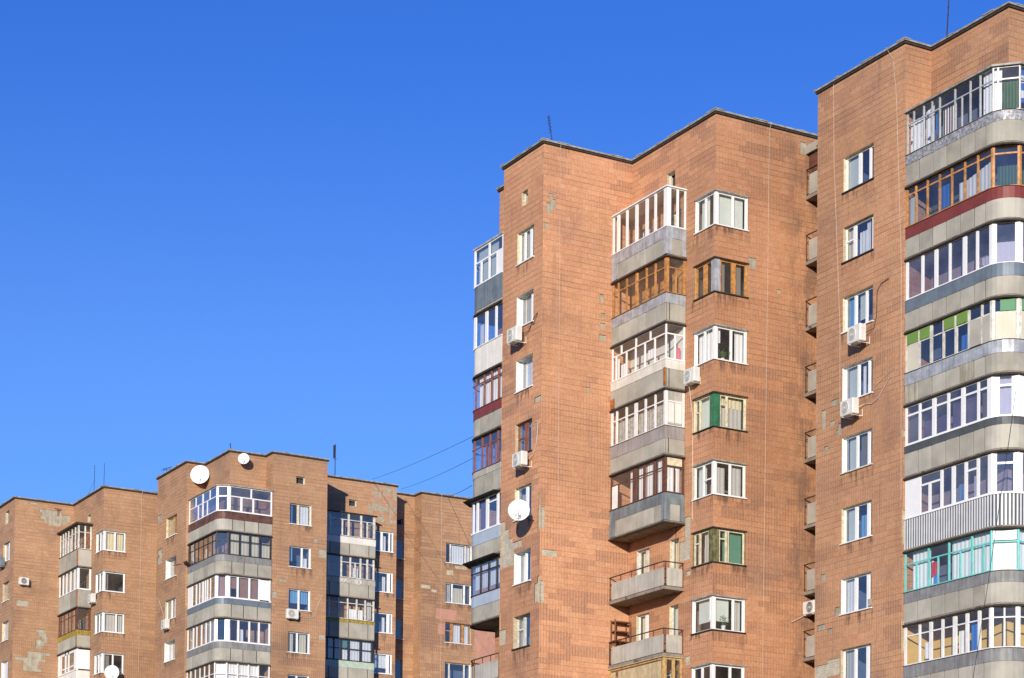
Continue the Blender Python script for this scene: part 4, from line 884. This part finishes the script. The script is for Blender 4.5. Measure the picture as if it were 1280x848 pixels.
bk = [
 dict(frame='oldwhite', gl='glass', posts=P1(y_(62.6, 63.4, 64.78, 65.71, 66.68), .14), low=P1(y_(64.32, 66.17), .1), trans=.72, band='panelw', bh=.45, roof=('nearblack', .15, .06)),
 dict(frame='oldwhite', gl='glass', posts=P1(y_(62.5, 63.31, 64.27, 64.94, 65.7, 66.21, 66.68), .12), low=P1(y_(65.3), .1), trans=.72, band='panel2', bh=.35, cur=[(*y_(65.2, 65.6), 0, .5, 'lace')]),
 dict(frame='oldwhite', gl='clear', posts=P1(y_(62.5, 63.4, 64.11, 64.78, 65.45, 66.09, 66.7), .1), trans=.75, band='mustard', bh=.2, cur=[(*y_(64.9, 66.0), 0, .5, 'lace'), (*y_(66.1, 66.6), .1, .9, 'greyc')]),
 dict(frame='black', gl='glass', posts=P1(y_(62.5, 63.31, 63.8, 64.33, 64.91, 65.81, 66.68), .09), trans=.55, band='mint', bh=.45, cur=[(*y_(64.4, 64.85), 0, .5, 'lace'), (*y_(65.0, 65.75), 0, 1, 'lace'), (*y_(65.85, 66.6), 0, 1, 'lace'), (*y_(64.4, 64.85), .6, 1, 'greenc')]),
 dict(frame='black', gl='glass', posts=P1(y_(62.5, 64.33, 65.81, 66.68), .09), band=None),
]
for k, sp in enumerate(bk):
    zP = 33.55 - 2.8 * k; zR = zP + 1.22
    par = balcony(t3, gpK, ppK, inK, zP, zR, 36.35 if k == 0 else zP + 2.8 - .1, pj=1.6, **sp)
    if k == 1:
        g = MB(); zc = zR - .18; X = -136.98
        for i in range(4):
            c = 64.1 + i * .22; g.tube([(X, c + .09 * math.cos(t_ * .7), zc + .12 * math.sin(t_ * .7 + i)) for t_ in range(9)], .018, 4)
        g.tube([(X, 65.55 + .2 * math.cos(t_ * .5), zc + .2 * math.sin(t_ * .5)) for t_ in range(14)], .022, 4); g.tube([(X, 65.4, zc - .2), (X, 65.55, zc + .2), (X, 65.75, zc - .12)], .022, 4)
        g.build('graffiti', M['white'], par)
patches(t3, B(-138.02), [(66.73, 67.44, 36.81, 38.80), (67.44, 68.86, 38.32, 38.80), (67.93, 68.86, 37.07, 38.32), (67.44, 67.93, 36.3, 38.32), (68.3, 68.86, 36.2, 37.07)], 'peel', 'peeling_render')
patches(t3, A(54.09), [(-144.8, -143.9, 35.83, 36.35)] + ragged(-144.8, -143.6, 33.0, 34.0, 3), 'render', 'lost_tiles')
patches(t3, B(-134.18), [(60.91, 61.31, 33.43, 33.68), (61.26, 61.84, 32.46, 33.03), (58.49, 58.99, 30.61, 30.83), (58.02, 58.34, 29.48, 29.89), (61.37, 61.79, 27.06, 27.44)], 'render', 'lost_tiles')
patches(t3, B(-138.8), [(73.2, 73.73, 33.43, 33.8), (73.82, 74.79, 33.94, 34.17), (71.22, 71.93, 32.29, 32.56), (72.01, 72.45, 32.09, 32.29)], 'cream', 'lost_tiles')
patches(t3, B(-138.8), [(72.42, 74.02, 30.26, 31.0), (75.48, 77.9, 28.5, 30.17), (75.6, 77.9, 27.0, 28.5), (72.59, 73.1, 29.19, 29.95)], 'pink', 'painted_patch')

# ================================================================== FAR LEFT TOWER
R4 = 38.48
t4 = thing('apartment_tower', (-152.0, 56.0, 0.0), 'distant orange apartment block at the left edge with a pale patch below its roof', 'building')
W4a = [(-155.95, -154.48, 34.27 - 2.8 * k, 35.62 - 2.8 * k) for k in range(6)]
C4a = [(-148.45, -147.04, 34.12 - 2.8 * k, 35.47 - 2.8 * k) for k in range(6)]
C4b = [(51.05, 52.62, h[2], h[3]) for h in C4a]
V4 = [(-155.6, -154.75, 36.95, 37.85), (-150.35, -149.75, 36.62, 37.1)]
ring4 = [(-164.0, 46.8), (-153.4, 46.8), (-153.4, 51.05), (-147.04, 51.05), (-147.04, 72.0)]
B4a = [(-152.9, -151.9, 34.1 - 2.8 * k, 35.5 - 2.8 * k) for k in range(5)]
shell(t4, [(A(46.8), -164.0, -153.4, W4a + V4[:1], 0, 0), (B(-153.4), 46.8, 51.05, [], 2, 0), (A(51.05), -153.4, -147.04, C4a + V4[1:] + B4a, 4, 0), (B(-147.04), 51.05, 72.0, C4b, 0, 0)], ring4 + [(-164.0, 72.0)], R4, [M['tile2']])
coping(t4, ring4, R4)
for k, h in enumerate(W4a): window(t4, A(46.8), *h, mull=((.6, .12),), rev=('cream', 'cream', 'oldcream', 'white', 'white', 'white')[k], frame=('pvc', 'wood2', 'oldwhite', 'pvc', 'pvc', 'pvc')[k], cur=[(.1, .5, 0, 1, ('lace', 'creamc', 'creamc', 'lace', 'lace', 'lace')[k])])
for k, h in enumerate(B4a): window(t4, A(51.05), *h, frame='oldwhite', room='roomd', gl='clear', cur=[(.1, .5, 0, 1, 'lace')])
vent(t4, A(46.8), *V4[0]); vent(t4, A(51.05), *V4[1])
CS4 = [dict(mR=(.5,), cur=[('R', .1, .95, 0, 1, 'creamc'), ('L', .1, .6, 0, 1, 'lace')]), dict(mR=(), room='roomd', cur=[('L', .05, .9, 0, 1, 'lace'), ('R', .05, .3, 0, 1, 'greyblind')]),
       dict(mR=(.62,), cur=[('R', .05, .95, 0, 1, 'greyc'), ('L', .2, .9, 0, 1, 'paleblind')]), dict(mR=(.48,), room='roomd', cur=[('R', .1, .4, 0, 1, 'greyblind'), ('L', .1, .9, 0, 1, 'lace')]), dict(), dict()]
for k, h in enumerate(C4a): corner_window(t4, h[0], h[1], 51.05, 52.62, h[2], h[3], **CS4[k])
ppT4 = [(-153.39, 50.05), (-149.35, 50.05), (-149.35, 51.03)]; gpT4 = [(-153.39, 50.10), (-149.40, 50.10), (-149.40, 51.03)]; inT4 = [(-153.39, 51.03)]
b4 = [
 dict(frame='oldwhite', gl='clear', band=None, posts=P1([.1, .7, 1.23, 1.85, 2.6, 3.3], .14) + [(3.95, .2), (4.45, .1), (4.86, .1)], trans=.7, cur=[(.2, 2.4, 0, .7, 'lace')], roof=('nearblack', .25, .12), fill=[(4.5, 4.8, 0, .8, 'shelfw')], lab='balcony with old whitewashed frames under a black felt roof'),
 dict(frame='pvc', gl='clear', band=None, posts=P1([.1, .87, 1.61, 2.47, 3.33], .16) + [(3.93, .32), (4.86, .14)], fw=.08, cur=[(.2, 3.7, 0, 1, 'greyc')]),
 dict(frame='brown', gl='glass', band='mustard', bh=.35, posts=P1([.1, .5, 1.17, 2.06, 2.83, 3.6], .1) + [(3.95, .22), (4.86, .16)], trans=.7, cur=[(1.3, 2.0, 0, 1, 'creamc'), (.2, 1.1, 0, .8, 'greyc'), (2.9, 3.5, 0, 1, 'creamc')]),
 dict(frame='pvc', gl='glass', band=None, panel='panelw', posts=P1([.2, 1.64, 2.3, 3.6], .2) + [(3.95, .3)], fw=.1, trans=.25, fill=[(0, .8, 0, 1, 'pvc'), (3.5, 5.0, 0, 1, 'pvc'), (.8, 3.5, .86, 1, 'pvc')], roof=('pvc', .1, .03), lab='balcony fully boxed in with white boards'),
]
for k, sp in enumerate(b4):
    zP = 33.35 - 2.8 * k
    if k: sp['roof'] = None
    par = balcony(t4, gpT4, ppT4, inT4, zP, zP + 1.15, 36.2 if k == 0 else zP + 2.8 - .12, pj=1.35, **sp)
    if k < 3:
        c = MB(); c.box((-149.45, 49.99, zP), (-149.31, 50.04, zP + 1.15)); c.build('corner_post', M['rust' if k < 2 else 'mustard'], par)
patches(t4, B(-153.4), [(48.54, 50.1, 37.66, 37.9), (48.7, 50.85, 37.43, 37.66), (48.62, 50.8, 37.2, 37.43), (48.9, 50.6, 36.97, 37.2), (49.2, 50.1, 36.8, 36.97), (47.8, 48.4, 38.15, 38.3)], 'render', 'lost_tiles')
patches(t4, B(-153.4), [(46.99, 47.88, 30.9, 31.3)] + ragged(46.85, 49.6, 26.4, 27.8, 5) + ragged(48.3, 49.4, 28.0, 29.4, 8, jit=.45), 'render', 'lost_tiles')
# ================================================================== things fixed to or standing on the buildings
def air_conditioner(fr, u0, u1, z0, z1, depth, label, fan=.36, pipe=None, pmat='wirew', body='acw', hole='acg'):
    t = thing('air_conditioner', fr((u0 + u1) / 2, 0.05, z0 - .08), label, 'air conditioner', 'air conditioners on the facades')
    H, W, d0 = z1 - z0, u1 - u0, depth - .30; c = .03
    mb = MB()
    ring = lambda d, e: [fr(u0 + e, d, z0 + c + e * .5), fr(u0 + c + e, d, z0 + e), fr(u1 - c - e, d, z0 + e), fr(u1 - e, d, z0 + c + e * .5), fr(u1 - e, d, z1 - c - e * .5), fr(u1 - c - e, d, z1 - e), fr(u0 + c + e, d, z1 - e), fr(u0 + e, d, z1 - c - e * .5)]
    mb.hull(ring(d0, 0), ring(depth - .025, 0), cap=False).hull(ring(depth - .025, 0), ring(depth, .02), cap=False)
    mb.quad(list(reversed(ring(d0, 0)))); mb.quad(ring(depth, .02))
    for i in range(4): mb.fbox(fr, u1 - .001, u1 + .006, d0 + .05, depth - .05, z0 + H * (.2 + .17 * i), z0 + H * (.27 + .17 * i))
    cas = mb.build('casing', M[body], t)
    a = Vector(fr(u0, 1, z0)) - Vector(fr(u0, 0, z0)); o = Vector(fr(u0 + W * fan, depth, (z0 + z1) / 2)); r = min(H, W * .7) * .42
    MB().lathe(o, a, [(.001, .0), (.001, r)], 20).build('fan_opening', M[hole], cas)
    g = MB(); g.lathe(o, a, [(0, r * .98), (.014, r * .98), (.014, r * 1.06), (0, r * 1.06)], 20)
    for q in (.28, .52, .76): g.lathe(o, a, [(.006, r * q), (.012, r * q), (.012, r * q + .012), (.006, r * q + .012)], 16)
    g.lathe(o, a, [(.016, 0), (.016, r * .16), (.0, r * .16)], 10)
    g.build('fan_grille', M[body], cas)
    for u in (u0 + W * .15, u1 - W * .15):
        b = MB(); b.fbox(fr, u - .015, u + .015, 0, depth, z0 - .035, z0 - .005); b.fbox(fr, u - .012, u + .012, .003, .022, z0 - .036, z0 + .25)
        b.build('bracket', M['acw'], t)
    if pipe: MB().tube(pipe, .014, 5).build('pipe', M[pmat], t)
    return t
a1, a2, a3 = A(54.85), A(47.94), A(54.09)
air_conditioner(a1, -69.62, -68.82, 28.55, 29.22, .58, 'white air conditioner under the third window of the right tower, dark cable rising beside it', pipe=[a1(-69.02, .2, 28.9), a1(-68.62, .05, 29.05), a1(-68.48, .04, 29.5), a1(-68.45, .04, 30.45), a1(-68.2, .04, 30.68), a1(-67.75, .04, 30.74)], pmat='wire')
air_conditioner(a1, -70.04, -69.24, 25.80, 26.42, .58, 'white air conditioner under the fourth window of the right tower, white hose zigzagging away', pipe=[a1(-69.45, .2, 26.1), a1(-69.2, .04, 26.2), a1(-68.75, .04, 26.12), a1(-68.35, .04, 26.25), a1(-67.34, .04, 27.2), a1(-68.6, .04, 26.75)])
air_conditioner(a2, -84.48, -83.66, 31.34, 31.97, .58, 'white air conditioner on the middle tower left of a thin black cable loop', pipe=[a2(-83.92, .2, 31.7), a2(-83.5, .05, 31.75), a2(-83.05, .04, 32.25), a2(-82.75, .04, 32.35), a2(-83.1, .04, 31.95), a2(-83.3, .04, 32.1)], pmat='wire')
air_conditioner(a2, -83.90, -83.08, 25.82, 26.42, .58, 'white air conditioner below the red brown window with a white hose looping upward', pipe=[a2(-83.32, .2, 26.1), a2(-82.98, .04, 26.3), a2(-82.72, .04, 26.75), a2(-82.62, .04, 27.6), a2(-82.95, .04, 27.72), a2(-83.3, .04, 27.55)])
air_conditioner(A(52.43), -77.68, -76.90, 28.60, 29.22, .42, 'white air conditioner between the rust streaked balcony and the corner windows', pipe=[(-77.55, 52.2, 28.6), (-77.6, 52.3, 28.3), (-77.5, 52.38, 27.2), (-77.5, 52.40, 23.0)])
air_conditioner(A(57.30), -76.02, -75.25, 19.20, 19.75, .30, 'white air conditioner hung under a side balcony next to the right tower', fan=.62, hole='acd', pipe=[(-75.99, 57.2, 19.3), (-75.97, 56.9, 19.1), (-75.98, 56.4, 18.85)])
air_conditioner(B(-153.4), 47.12, 47.80, 32.35, 32.86, .36, 'air conditioner alone on the blank wall of the far left block', pipe=[(-153.3, 47.8, 32.6), (-153.36, 48.2, 32.75), (-153.37, 48.5, 32.8)], fan=.45, hole='acd')
air_conditioner(A(51.05), -148.85, -148.05, 30.66, 31.28, .42, 'white air conditioner beside the second balcony of the far left block')
air_conditioner(a3, -142.75, -141.95, 28.25, 28.88, .40, 'white air conditioner beside a window with white cable on the distant middle block', pipe=[a3(-142.75, .2, 28.6), a3(-143.3, .04, 29.4), a3(-144.2, .04, 30.55), a3(-145.0, .04, 30.75)])
air_conditioner(B(-134.18), 58.95, 59.75, 28.20, 28.82, .40, 'white air conditioner under the light blue window of the distant middle block', pipe=[(-133.95, 59.75, 28.5), (-134.14, 60.2, 28.35), (-134.15, 61.0, 28.5), (-134.15, 61.4, 29.6), (-134.15, 61.6, 30.1)])
air_conditioner(A(46.8), -156.15, -155.25, 33.95, 34.55, .40, 'dark air conditioner cut by the left edge of the photo', body='slate')

def satellite_dish(c, axis, r, foot, label, marks=False):
    ax = Vector(axis).normalized(); c = Vector(c)
    t = thing('satellite_dish', foot, label, 'satellite dish', 'satellite dishes on the facades')
    n = 7; front = [(r * .26 * ((i / n) ** 2 - .5), r * i / n) for i in range(n + 1)]; back = [(h - .02, q) for h, q in reversed(front)]
    MB().lathe(c, ax, front + [(front[-1][0] + .004, r * 1.015), (front[-1][0] - .024, r * 1.015)] + back, 36).build('reflector', M['dish'], t, smooth=True)
    up = Vector((0, 0, 1)); right = up.cross(ax).normalized(); u2 = ax.cross(right).normalized()
    foc = c + ax * r * .95 - u2 * r * .42
    b = MB(); b.tube([c - u2 * r * .98 + ax * r * .1, foc], .014, 5); b.build('feed_arm', M['alu'], t)
    MB().lathe(foc, c - foc, [(-.08, 0), (-.08, .03), (.03, .03), (.05, .045), (.07, .045), (.07, 0)], 10).build('receiver_head', M['acw'], t)
    bk = c - ax * r * .16; f = Vector(foot)
    b = MB(); b.tube([bk, bk - ax * .06, f + (bk - f) * .25 - Vector((0, 0, .1)), f], .024, 6); b.build('wall_mount', M['antm'], t)
    if marks:
        m = MB()
        def P_(x, y): q = math.hypot(x, y); return c + (right * x + u2 * y) * r + ax * (r * .26 * (q * q - .5) + .006)
        for x0, y0, x1, y1 in ((-.55, -.62, -.55, -.36), (-.55, -.36, -.42, -.33), (-.36, -.58, -.34, -.30), (-.34, -.30, -.22, -.32), (-.36, -.46, -.24, -.44), (-.22, -.32, -.24, -.56), (-.12, -.50, -.02, -.22), (-.02, -.22, -.04, -.42), (-.26, -.92, -.22, -.74), (-.22, -.74, -.10, -.88), (-.10, -.88, -.06, -.72), (.14, -.86, .20, -.68)):
            m.tube([P_(x0, y0), P_((x0 + x1) / 2, (y0 + y1) / 2), P_(x1, y1)], .009, 4)
        m.build('marking', M['ink'], t)
satellite_dish((-82.70, 47.05, 23.72), (.84, -.54, .08), .455, (-82.95, 47.94, 23.45), 'white satellite dish with black hand marks below a window of the middle tower', True)
satellite_dish((-139.03, 54.85, 38.09), (.80, -.58, .12), .63, (-138.95, 55.42, 37.9), 'largest white satellite dish, under the roof of the distant block')
satellite_dish((-134.75, 56.15, 38.41), (.86, -.5, .1), .36, (-135.31, 56.2, 38.2), 'smaller white satellite dish near the roof corner of the distant block')
satellite_dish((-146.5, 51.63, 25.68), (.84, -.52, .1), .50, (-147.04, 51.7, 25.4), 'white satellite dish in front of a corner window at the bottom edge')

AN = 'antennas on the roofs'
def mast(base, top, r, label, bars=(), box=None, name='antenna', cat='antenna', guy=None):
    b, tp = Vector(base), Vector(top)
    t = thing(name, base, label, cat, AN)
    MB().tube([b, tp], [r, r * .7], 6).build('mast', M['antm'], t)
    for f, w, dr in bars:
        p = b + (tp - b) * f; d = Vector(dr).normalized() * w / 2
        MB().tube([p - d, p + d], .014, 4).build('element', M['antm'], t)
    if box:
        p = b + (tp - b) * box[0]; m = MB(); m.box(p + Vector((-.06 + box[1], -.07, -.42)), p + Vector((.06 + box[1], .07, .42))); m.tube([p + Vector((box[1], 0, -.5)), p + Vector((0, 0, -.62))], .03, 4); m.build('panel', M['antm'], t)
    if guy: MB().tube([p_ for p_ in guy], .008, 4).build('guy_wire', M['wire'], t)
    return t
mast((-82.50, 48.40, 39.72), (-82.78, 48.35, 40.98), .022, 'small leaning aerial on the roof corner of the middle tower', [(f, w, (1, -.3, 0)) for f, w in ((.42, .34), (.54, .42), (.66, .38), (.78, .5), (.88, .42), (.97, .34))])
mast((-65.76, 55.95, 39.74), (-65.58, 55.95, 42.2), .028, 'tall thin rod aerial on the roof of the right tower', [(.3, .12, (1, 0, 0)), (.42, .12, (1, 0, 0)), (.62, .1, (1, 0, 0))])
mast((-150.30, 51.45, 38.52), (-150.22, 51.45, 40.7), .02, 'thin ladder shaped aerial with many short bars on the far left block', [(f, .5 - .2 * f, (1, -.2, 0)) for f in (.48, .58, .68, .78, .88, .96)], guy=[(-150.25, 51.45, 39.6), (-152.0, 51.4, 38.55)])
mast((-148.25, 51.45, 38.52), (-148.2, 51.45, 40.38), .022, 'plain upright rod near the roof corner of the far left block')
mast((-138.30, 64.30, 39.02), (-138.30, 64.30, 41.3), .035, 'dark mast with a thick panel at its top behind the distant block roof', [(.55, .3, (0, 1, 0))], box=(.78, -.12))
mast((-144.3, 54.5, 39.02), (-144.3, 54.5, 39.62), .02, 'low flat aerial lying level on the left roof edge of the distant block', [(.95, 2.0, (1, 0, -.08)), (.97, .6, (0, 1, .3)), (.8, .5, (.2, 1, .3))])
mast((-135.45, 55.55, 39.05), (-135.5, 55.5, 39.5), .035, 'short dark stub on the roof corner above the small dish', [(.8, .22, (1, 0, .3))])
t = thing('wall_bracket', (-153.4, 49.84, 37.6), 'small T shaped iron bracket beside the large pale patch', 'bracket')
MB().tube([(-153.4, 49.84, 37.55), (-153.25, 49.84, 37.6), (-153.25, 49.84, 38.0)], .025, 5).build('stem', M['iron'], t); MB().tube([(-153.25, 49.62, 38.0), (-153.25, 50.06, 38.0)], .025, 5).build('crossbar', M['iron'], t)

def cable(pts, r, mt, label, sag=0.0, group='cables on the walls', n=1):
    P_ = [Vector(p) for p in pts]; out = []
    if sag:
        a, b = P_; out = [a + (b - a) * (i / 16) - Vector((0, 0, sag * 4 * (i / 16) * (1 - i / 16))) for i in range(17)]
    else:
        rnd = random.Random(len(label))
        for a, b in zip(P_, P_[1:]):
            k = max(1, int((b - a).length / 1.5))
            out += [a + (b - a) * (i / k) + Vector((rnd.uniform(-.02, .02) if abs((b - a).y) < abs((b-a).z) and mt == 'wirew' else 0, 0, 0)) * 0 for i in range(k)]
        out.append(P_[-1])
    o = MB().tube(out, r, 5).build('cable', M[mt], base=tuple(out[0])); tag(o, label, 'cable', group)
cable([(-138.0, 66.94, 39.15), (-88.55, 47.97, 28.33)], .0105, 'wire', 'topmost of the thin wires crossing the sky to the middle tower', .12, 'wires across the sky')
cable([(-138.9, 69.6, 39.0), (-88.5, 47.93, 27.32)], .0105, 'wire', 'second of the thin wires crossing the sky, below the topmost', .12, 'wires across the sky')
cable([(-138.8, 73.2, 38.95), (-88.52, 47.93, 26.1)], .014, 'wire', 'lowest short wire in the sky close to the middle tower', .08, 'wires across the sky')
cable([(-71.27, 54.80, 39.72), (-71.23, 54.82, 36.5), (-71.0, 54.82, 33.0), (-70.78, 54.82, 29.6), (-70.75, 54.82, 26.6)], .0062, 'wirew', 'pale cable hanging down left of the windows of the right tower')
cable([(-67.9, 54.74, 39.78), (-67.55, 54.8, 39.2), (-67.36, 54.82, 37.7), (-67.02, 54.82, 31.1), (-66.96, 54.82, 22.0)], .0062, 'wirew', 'pale cable running down near the right tower corner by the bays')
cable([(-75.92, 55.15, 39.75), (-76.02, 55.12, 39.3), (-76.02, 55.05, 28.0), (-76.02, 54.93, 14.0)], .0062, 'wirew', 'straight pale cable down the wide blank wall of the middle tower')
cable([(-82.3, 48.72, 39.75), (-82.40, 48.74, 39.3), (-82.40, 48.77, 33.0), (-82.40, 48.8, 24.5)], .0062, 'wirew', 'faint pale cable down the middle tower near its left corner')
cable([(-146.95, 53.78, 38.6), (-147.01, 53.77, 38.0), (-147.01, 53.72, 26.0)], .010, 'wirew', 'pale cable down the far left block right of its corner windows')
cable([(-138.7, 72.72, 39.0), (-138.77, 72.74, 38.5), (-138.77, 72.82, 26.0)], .010, 'wirew', 'pale cable down the wall of the distant block nearest the middle tower')
cable([(-60.45, 54.75, 25.2), (-60.85, 54.72, 23.0), (-62.0, 54.70, 17.6), (-62.9, 54.70, 13.8)], .0075, 'wire', 'loose black wire slanting across the bays at the right edge')

# ---- plants, laundry and odds and ends
def plant(c, r, h, label, pot='pot', leaf='leaf'):
    t = thing('potted_plant', c, label, 'plant')
    MB().lathe(c, (0, 0, 1), [(0, 0), (0, r * .30), (h * .3, r * .42), (h * .3, r * .36), (h * .26, 0)], 12).build('pot', M[pot], t)
    rnd = random.Random(int(r * 1000)); st = MB(); fo = MB(); c = Vector(c)
    for i in range(7):
        a = rnd.uniform(0, 6.28); tip = c + Vector((math.cos(a) * r * rnd.uniform(.3, .8), math.sin(a) * r * rnd.uniform(.3, .8), h * rnd.uniform(.6, 1)))
        st.tube([c + Vector((0, 0, h * .25)), c + (tip - c) * .6 + Vector((0, 0, h * .1)), tip], .007, 4)
        for k in range(12):
            p = tip + Vector((rnd.gauss(0, r * .26), rnd.gauss(0, r * .26), rnd.gauss(0, h * .1))); d = Vector((rnd.uniform(-1, 1), rnd.uniform(-1, 1), rnd.uniform(-.5, .8))).normalized(); e = d.cross(Vector((rnd.random(), rnd.random(), rnd.random()))).normalized(); q = r * rnd.uniform(.14, .24)
            fo.quad([p, p + d * q + e * q * .45, p + d * q * 2, p + d * q - e * q * .45])
    st.build('stem', M['leaf'], t); fo.build('leaves', M[leaf], t)
plant((-76.32, 53.18, 18.25), .24, .62, 'bushy green houseplant in a white pot inside a corner window')
plant((-76.34, 53.05, 29.42), .22, .42, 'small green houseplant inside the dark corner window with white curtains')
plant((-65.9, 55.15, 32.45), .22, .45, 'green plant behind the wood framed glazing of the right tower')
def cloth_thing(name, pts_top, drop, mt, label, cat):
    a, b = Vector(pts_top[0]), Vector(pts_top[1]); n = 14; mb = MB(); rnd = random.Random(len(label))
    ax = (b - a).normalized(); nx = Vector((ax.y, -ax.x, 0)); off = [.03 * math.sin(i * 1.3) + rnd.uniform(-.012, .012) for i in range(n + 1)]; dz = [drop + rnd.uniform(-.05, .05) for i in range(n + 1)]
    F = lambda i, k, s: a + (b - a) * (i / n) + nx * (off[i] * (.3 + .7 * k) + s) - Vector((0, 0, dz[i] * k))
    for s in (0, .012):
        for i in range(n):
            for k in range(4): mb.quad([F(i, k / 4, s), F(i + 1, k / 4, s), F(i + 1, (k + 1) / 4, s), F(i, (k + 1) / 4, s)])
    for i in range(n): mb.quad([F(i, 0, 0), F(i + 1, 0, 0), F(i + 1, 0, .012), F(i, 0, .012)])
    o = mb.build(name, M[mt], base=tuple(a)); tag(o, label, cat); return o
cloth_thing('towel', [(-78.33, 51.98, 30.40), (-78.33, 52.28, 30.36)], .66, 'pinkt', 'pink towel hanging inside the balcony with the rust streaked band', 'towel')
cloth_thing('laundry', [(-65.42, 55.05, 19.35), (-64.98, 55.05, 19.35)], .55, 'red', 'red cloth hanging in the gap of the turquoise framed bay', 'laundry')
cloth_thing('laundry', [(-65.25, 55.0, 18.82), (-64.95, 55.0, 18.85)], .45, 'blue', 'blue cloth hanging below the red one in the turquoise framed bay', 'laundry')
t = thing('shelf_rack', (-82.25, 51.95, 17.42), 'brown wooden shelf rack standing on the lower open balcony', 'shelf')
for y in (51.52, 52.28):
    for x in (-82.38, -82.06): b = MB(); b.box((x - .02, y - .025, 17.42), (x + .02, y + .025, 19.42)); b.build('post', M['shelfw'], t)
for z in (17.62, 18.05, 18.48, 18.9, 19.32): b = MB(); b.box((-82.40, 51.50, z), (-82.03, 52.30, z + .05)); b.build('shelf', M['shelfw'], t)
t = thing('bucket', (-81.2, 52.0, 20.23), 'dark bucket standing on the upper open balcony', 'bucket')
MB().lathe((-81.2, 52.0, 20.23), (0, 0, 1), [(0, 0), (0, .14), (.9, .18), (.9, .165), (.05, .13)], 14).build('body', M['brown'], t); MB().tube([(-81.37, 52, 21.13), (-81.3, 52, 21.28), (-81.1, 52, 21.28), (-81.03, 52, 21.13)], .01, 4).build('handle', M['iron'], t)
t = thing('clothes_rack', (-139.5, 54.2, 32.2), 'black iron rack sticking out left of the black framed bay', 'rack')
MB().tube([(-141.62, 54.02, 32.42), (-139.2, 54.15, 32.2)], .022, 5).build('rod', M['iron'], t)
b = MB()
for i in range(7): b.tube([(-139.5 + i * .09, 54.2, 32.0 + .05 * math.sin(i * 2)), (-139.46 + i * .09, 53.95, 32.22 + .06 * math.cos(i * 3))], .035, 5)
b.build('tangled_cord', M['wire'], t)

for bld, faces, zr, mats in SHELLS:
    mb = MB()
    for fr, u0, u1, holes, uo, m in faces: wall_face(mb, fr, u0, u1, 0.0, zr - .02, holes, uo, m)
    mb.build('wall', mats, bld)



# ================================================================== ground, sky, sun, camera
g = MB(); g.quad([(-4000, -4000, 0), (4000, -4000, 0), (4000, 4000, 0), (-4000, 4000, 0)])
gm, gt, gb, go = mat_base('dry_ground')
obj = gt.new('ShaderNodeTexCoord').outputs['Object']
gt.val(gb.inputs['Base Color'], gt.mix(gt.ramp(gt.noise(obj, 0.08, 6.0), .4, .6), rgba((0.10, 0.12, 0.05)), rgba((0.18, 0.16, 0.12)))); gb.inputs['Roughness'].default_value = .95
gr = g.build('ground', gm); gr['kind'] = 'structure'

SUN = Vector((0.752, -0.615, 0.22)).normalized()
world = bpy.data.worlds.new('World'); scene.world = world; world.use_nodes = True
wt = world.node_tree; wt.nodes.clear()
sky = wt.nodes.new('ShaderNodeTexSky'); sky.sky_type = 'NISHITA'; sky.sun_disc = False
sky.sun_elevation = math.asin(SUN.z); sky.sun_rotation = math.atan2(SUN.x, SUN.y)
sky.air_density = 1.0; sky.dust_density = 0.0; sky.ozone_density = 8.0; sky.altitude = 100
bg = wt.nodes.new('ShaderNodeBackground'); bg.inputs['Strength'].default_value = 0.12
wo = wt.nodes.new('ShaderNodeOutputWorld')
mulw = wt.nodes.new('ShaderNodeMix'); mulw.data_type = 'RGBA'; mulw.blend_type = 'MULTIPLY'; mulw.inputs['Factor'].default_value = 1.0
wt.links.new(sky.outputs[0], mulw.inputs['A'])
wc = NT(wt); wsx = wc.new('ShaderNodeSeparateXYZ'); wt.links.new(wc.new('ShaderNodeTexCoord').outputs['Generated'], wsx.inputs[0])
wt.links.new(wc.mix(wc.ramp(wsx.outputs[2], 0.26, 0.42), (1.58, 1.15, 1.25, 1), (0.84, 0.90, 1.26, 1)), mulw.inputs['B'])   # deeper towards the zenith, white balance of the photograph
wt.links.new([o for o in mulw.outputs if o.type == 'RGBA'][0], bg.inputs[0]); wt.links.new(bg.outputs[0], wo.inputs[0])
sl = bpy.data.lights.new('sun', 'SUN'); sl.energy = 4.2; sl.angle = R(0.53); sl.color = (1.0, 0.90, 0.76)
so = bpy.data.objects.new('sun', sl); COL.objects.link(so); so.rotation_euler = SUN.to_track_quat('Z', 'Y').to_euler()

def rot():
    yaw, pit, rol = -1.05452677, 0.03180129, -0.01045836
    c, s = math.cos(yaw), math.sin(yaw); a = Matrix(((c, -s, 0), (s, c, 0), (0, 0, 1)))
    c, s = math.cos(pit), math.sin(pit); b = Matrix(((1, 0, 0), (0, c, s), (0, -s, c)))
    c, s = math.cos(rol), math.sin(rol); d = Matrix(((c, 0, -s), (0, 1, 0), (s, 0, c)))
    m = d @ b @ a
    return Matrix((m[0], m[2], -m[1])).transposed()
cd = bpy.data.cameras.new('camera'); cam = bpy.data.objects.new('camera', cd); COL.objects.link(cam)
cam.matrix_world = Matrix.Translation((0, 0, 1.7)) @ rot().to_4x4()
cd.sensor_fit = 'HORIZONTAL'; cd.sensor_width = 36.0; cd.lens = 2821.78023 / 1280 * 36
cd.shift_y = (1197.356 - 424.0) / 1280; cd.clip_end = 12000; cd.clip_start = .5
scene.camera = cam

scene.view_settings.view_transform = 'Standard'; scene.view_settings.look = 'None'
scene.view_settings.exposure = 0.35; scene.view_settings.gamma = 1.0; scene.view_settings.use_curve_mapping = False
cy = scene.cycles
cy.max_bounces = 8; cy.diffuse_bounces = 3; cy.glossy_bounces = 3; cy.transparent_max_bounces = 16; cy.transmission_bounces = 4
cy.caustics_reflective = False; cy.caustics_refractive = False; cy.use_denoising = True
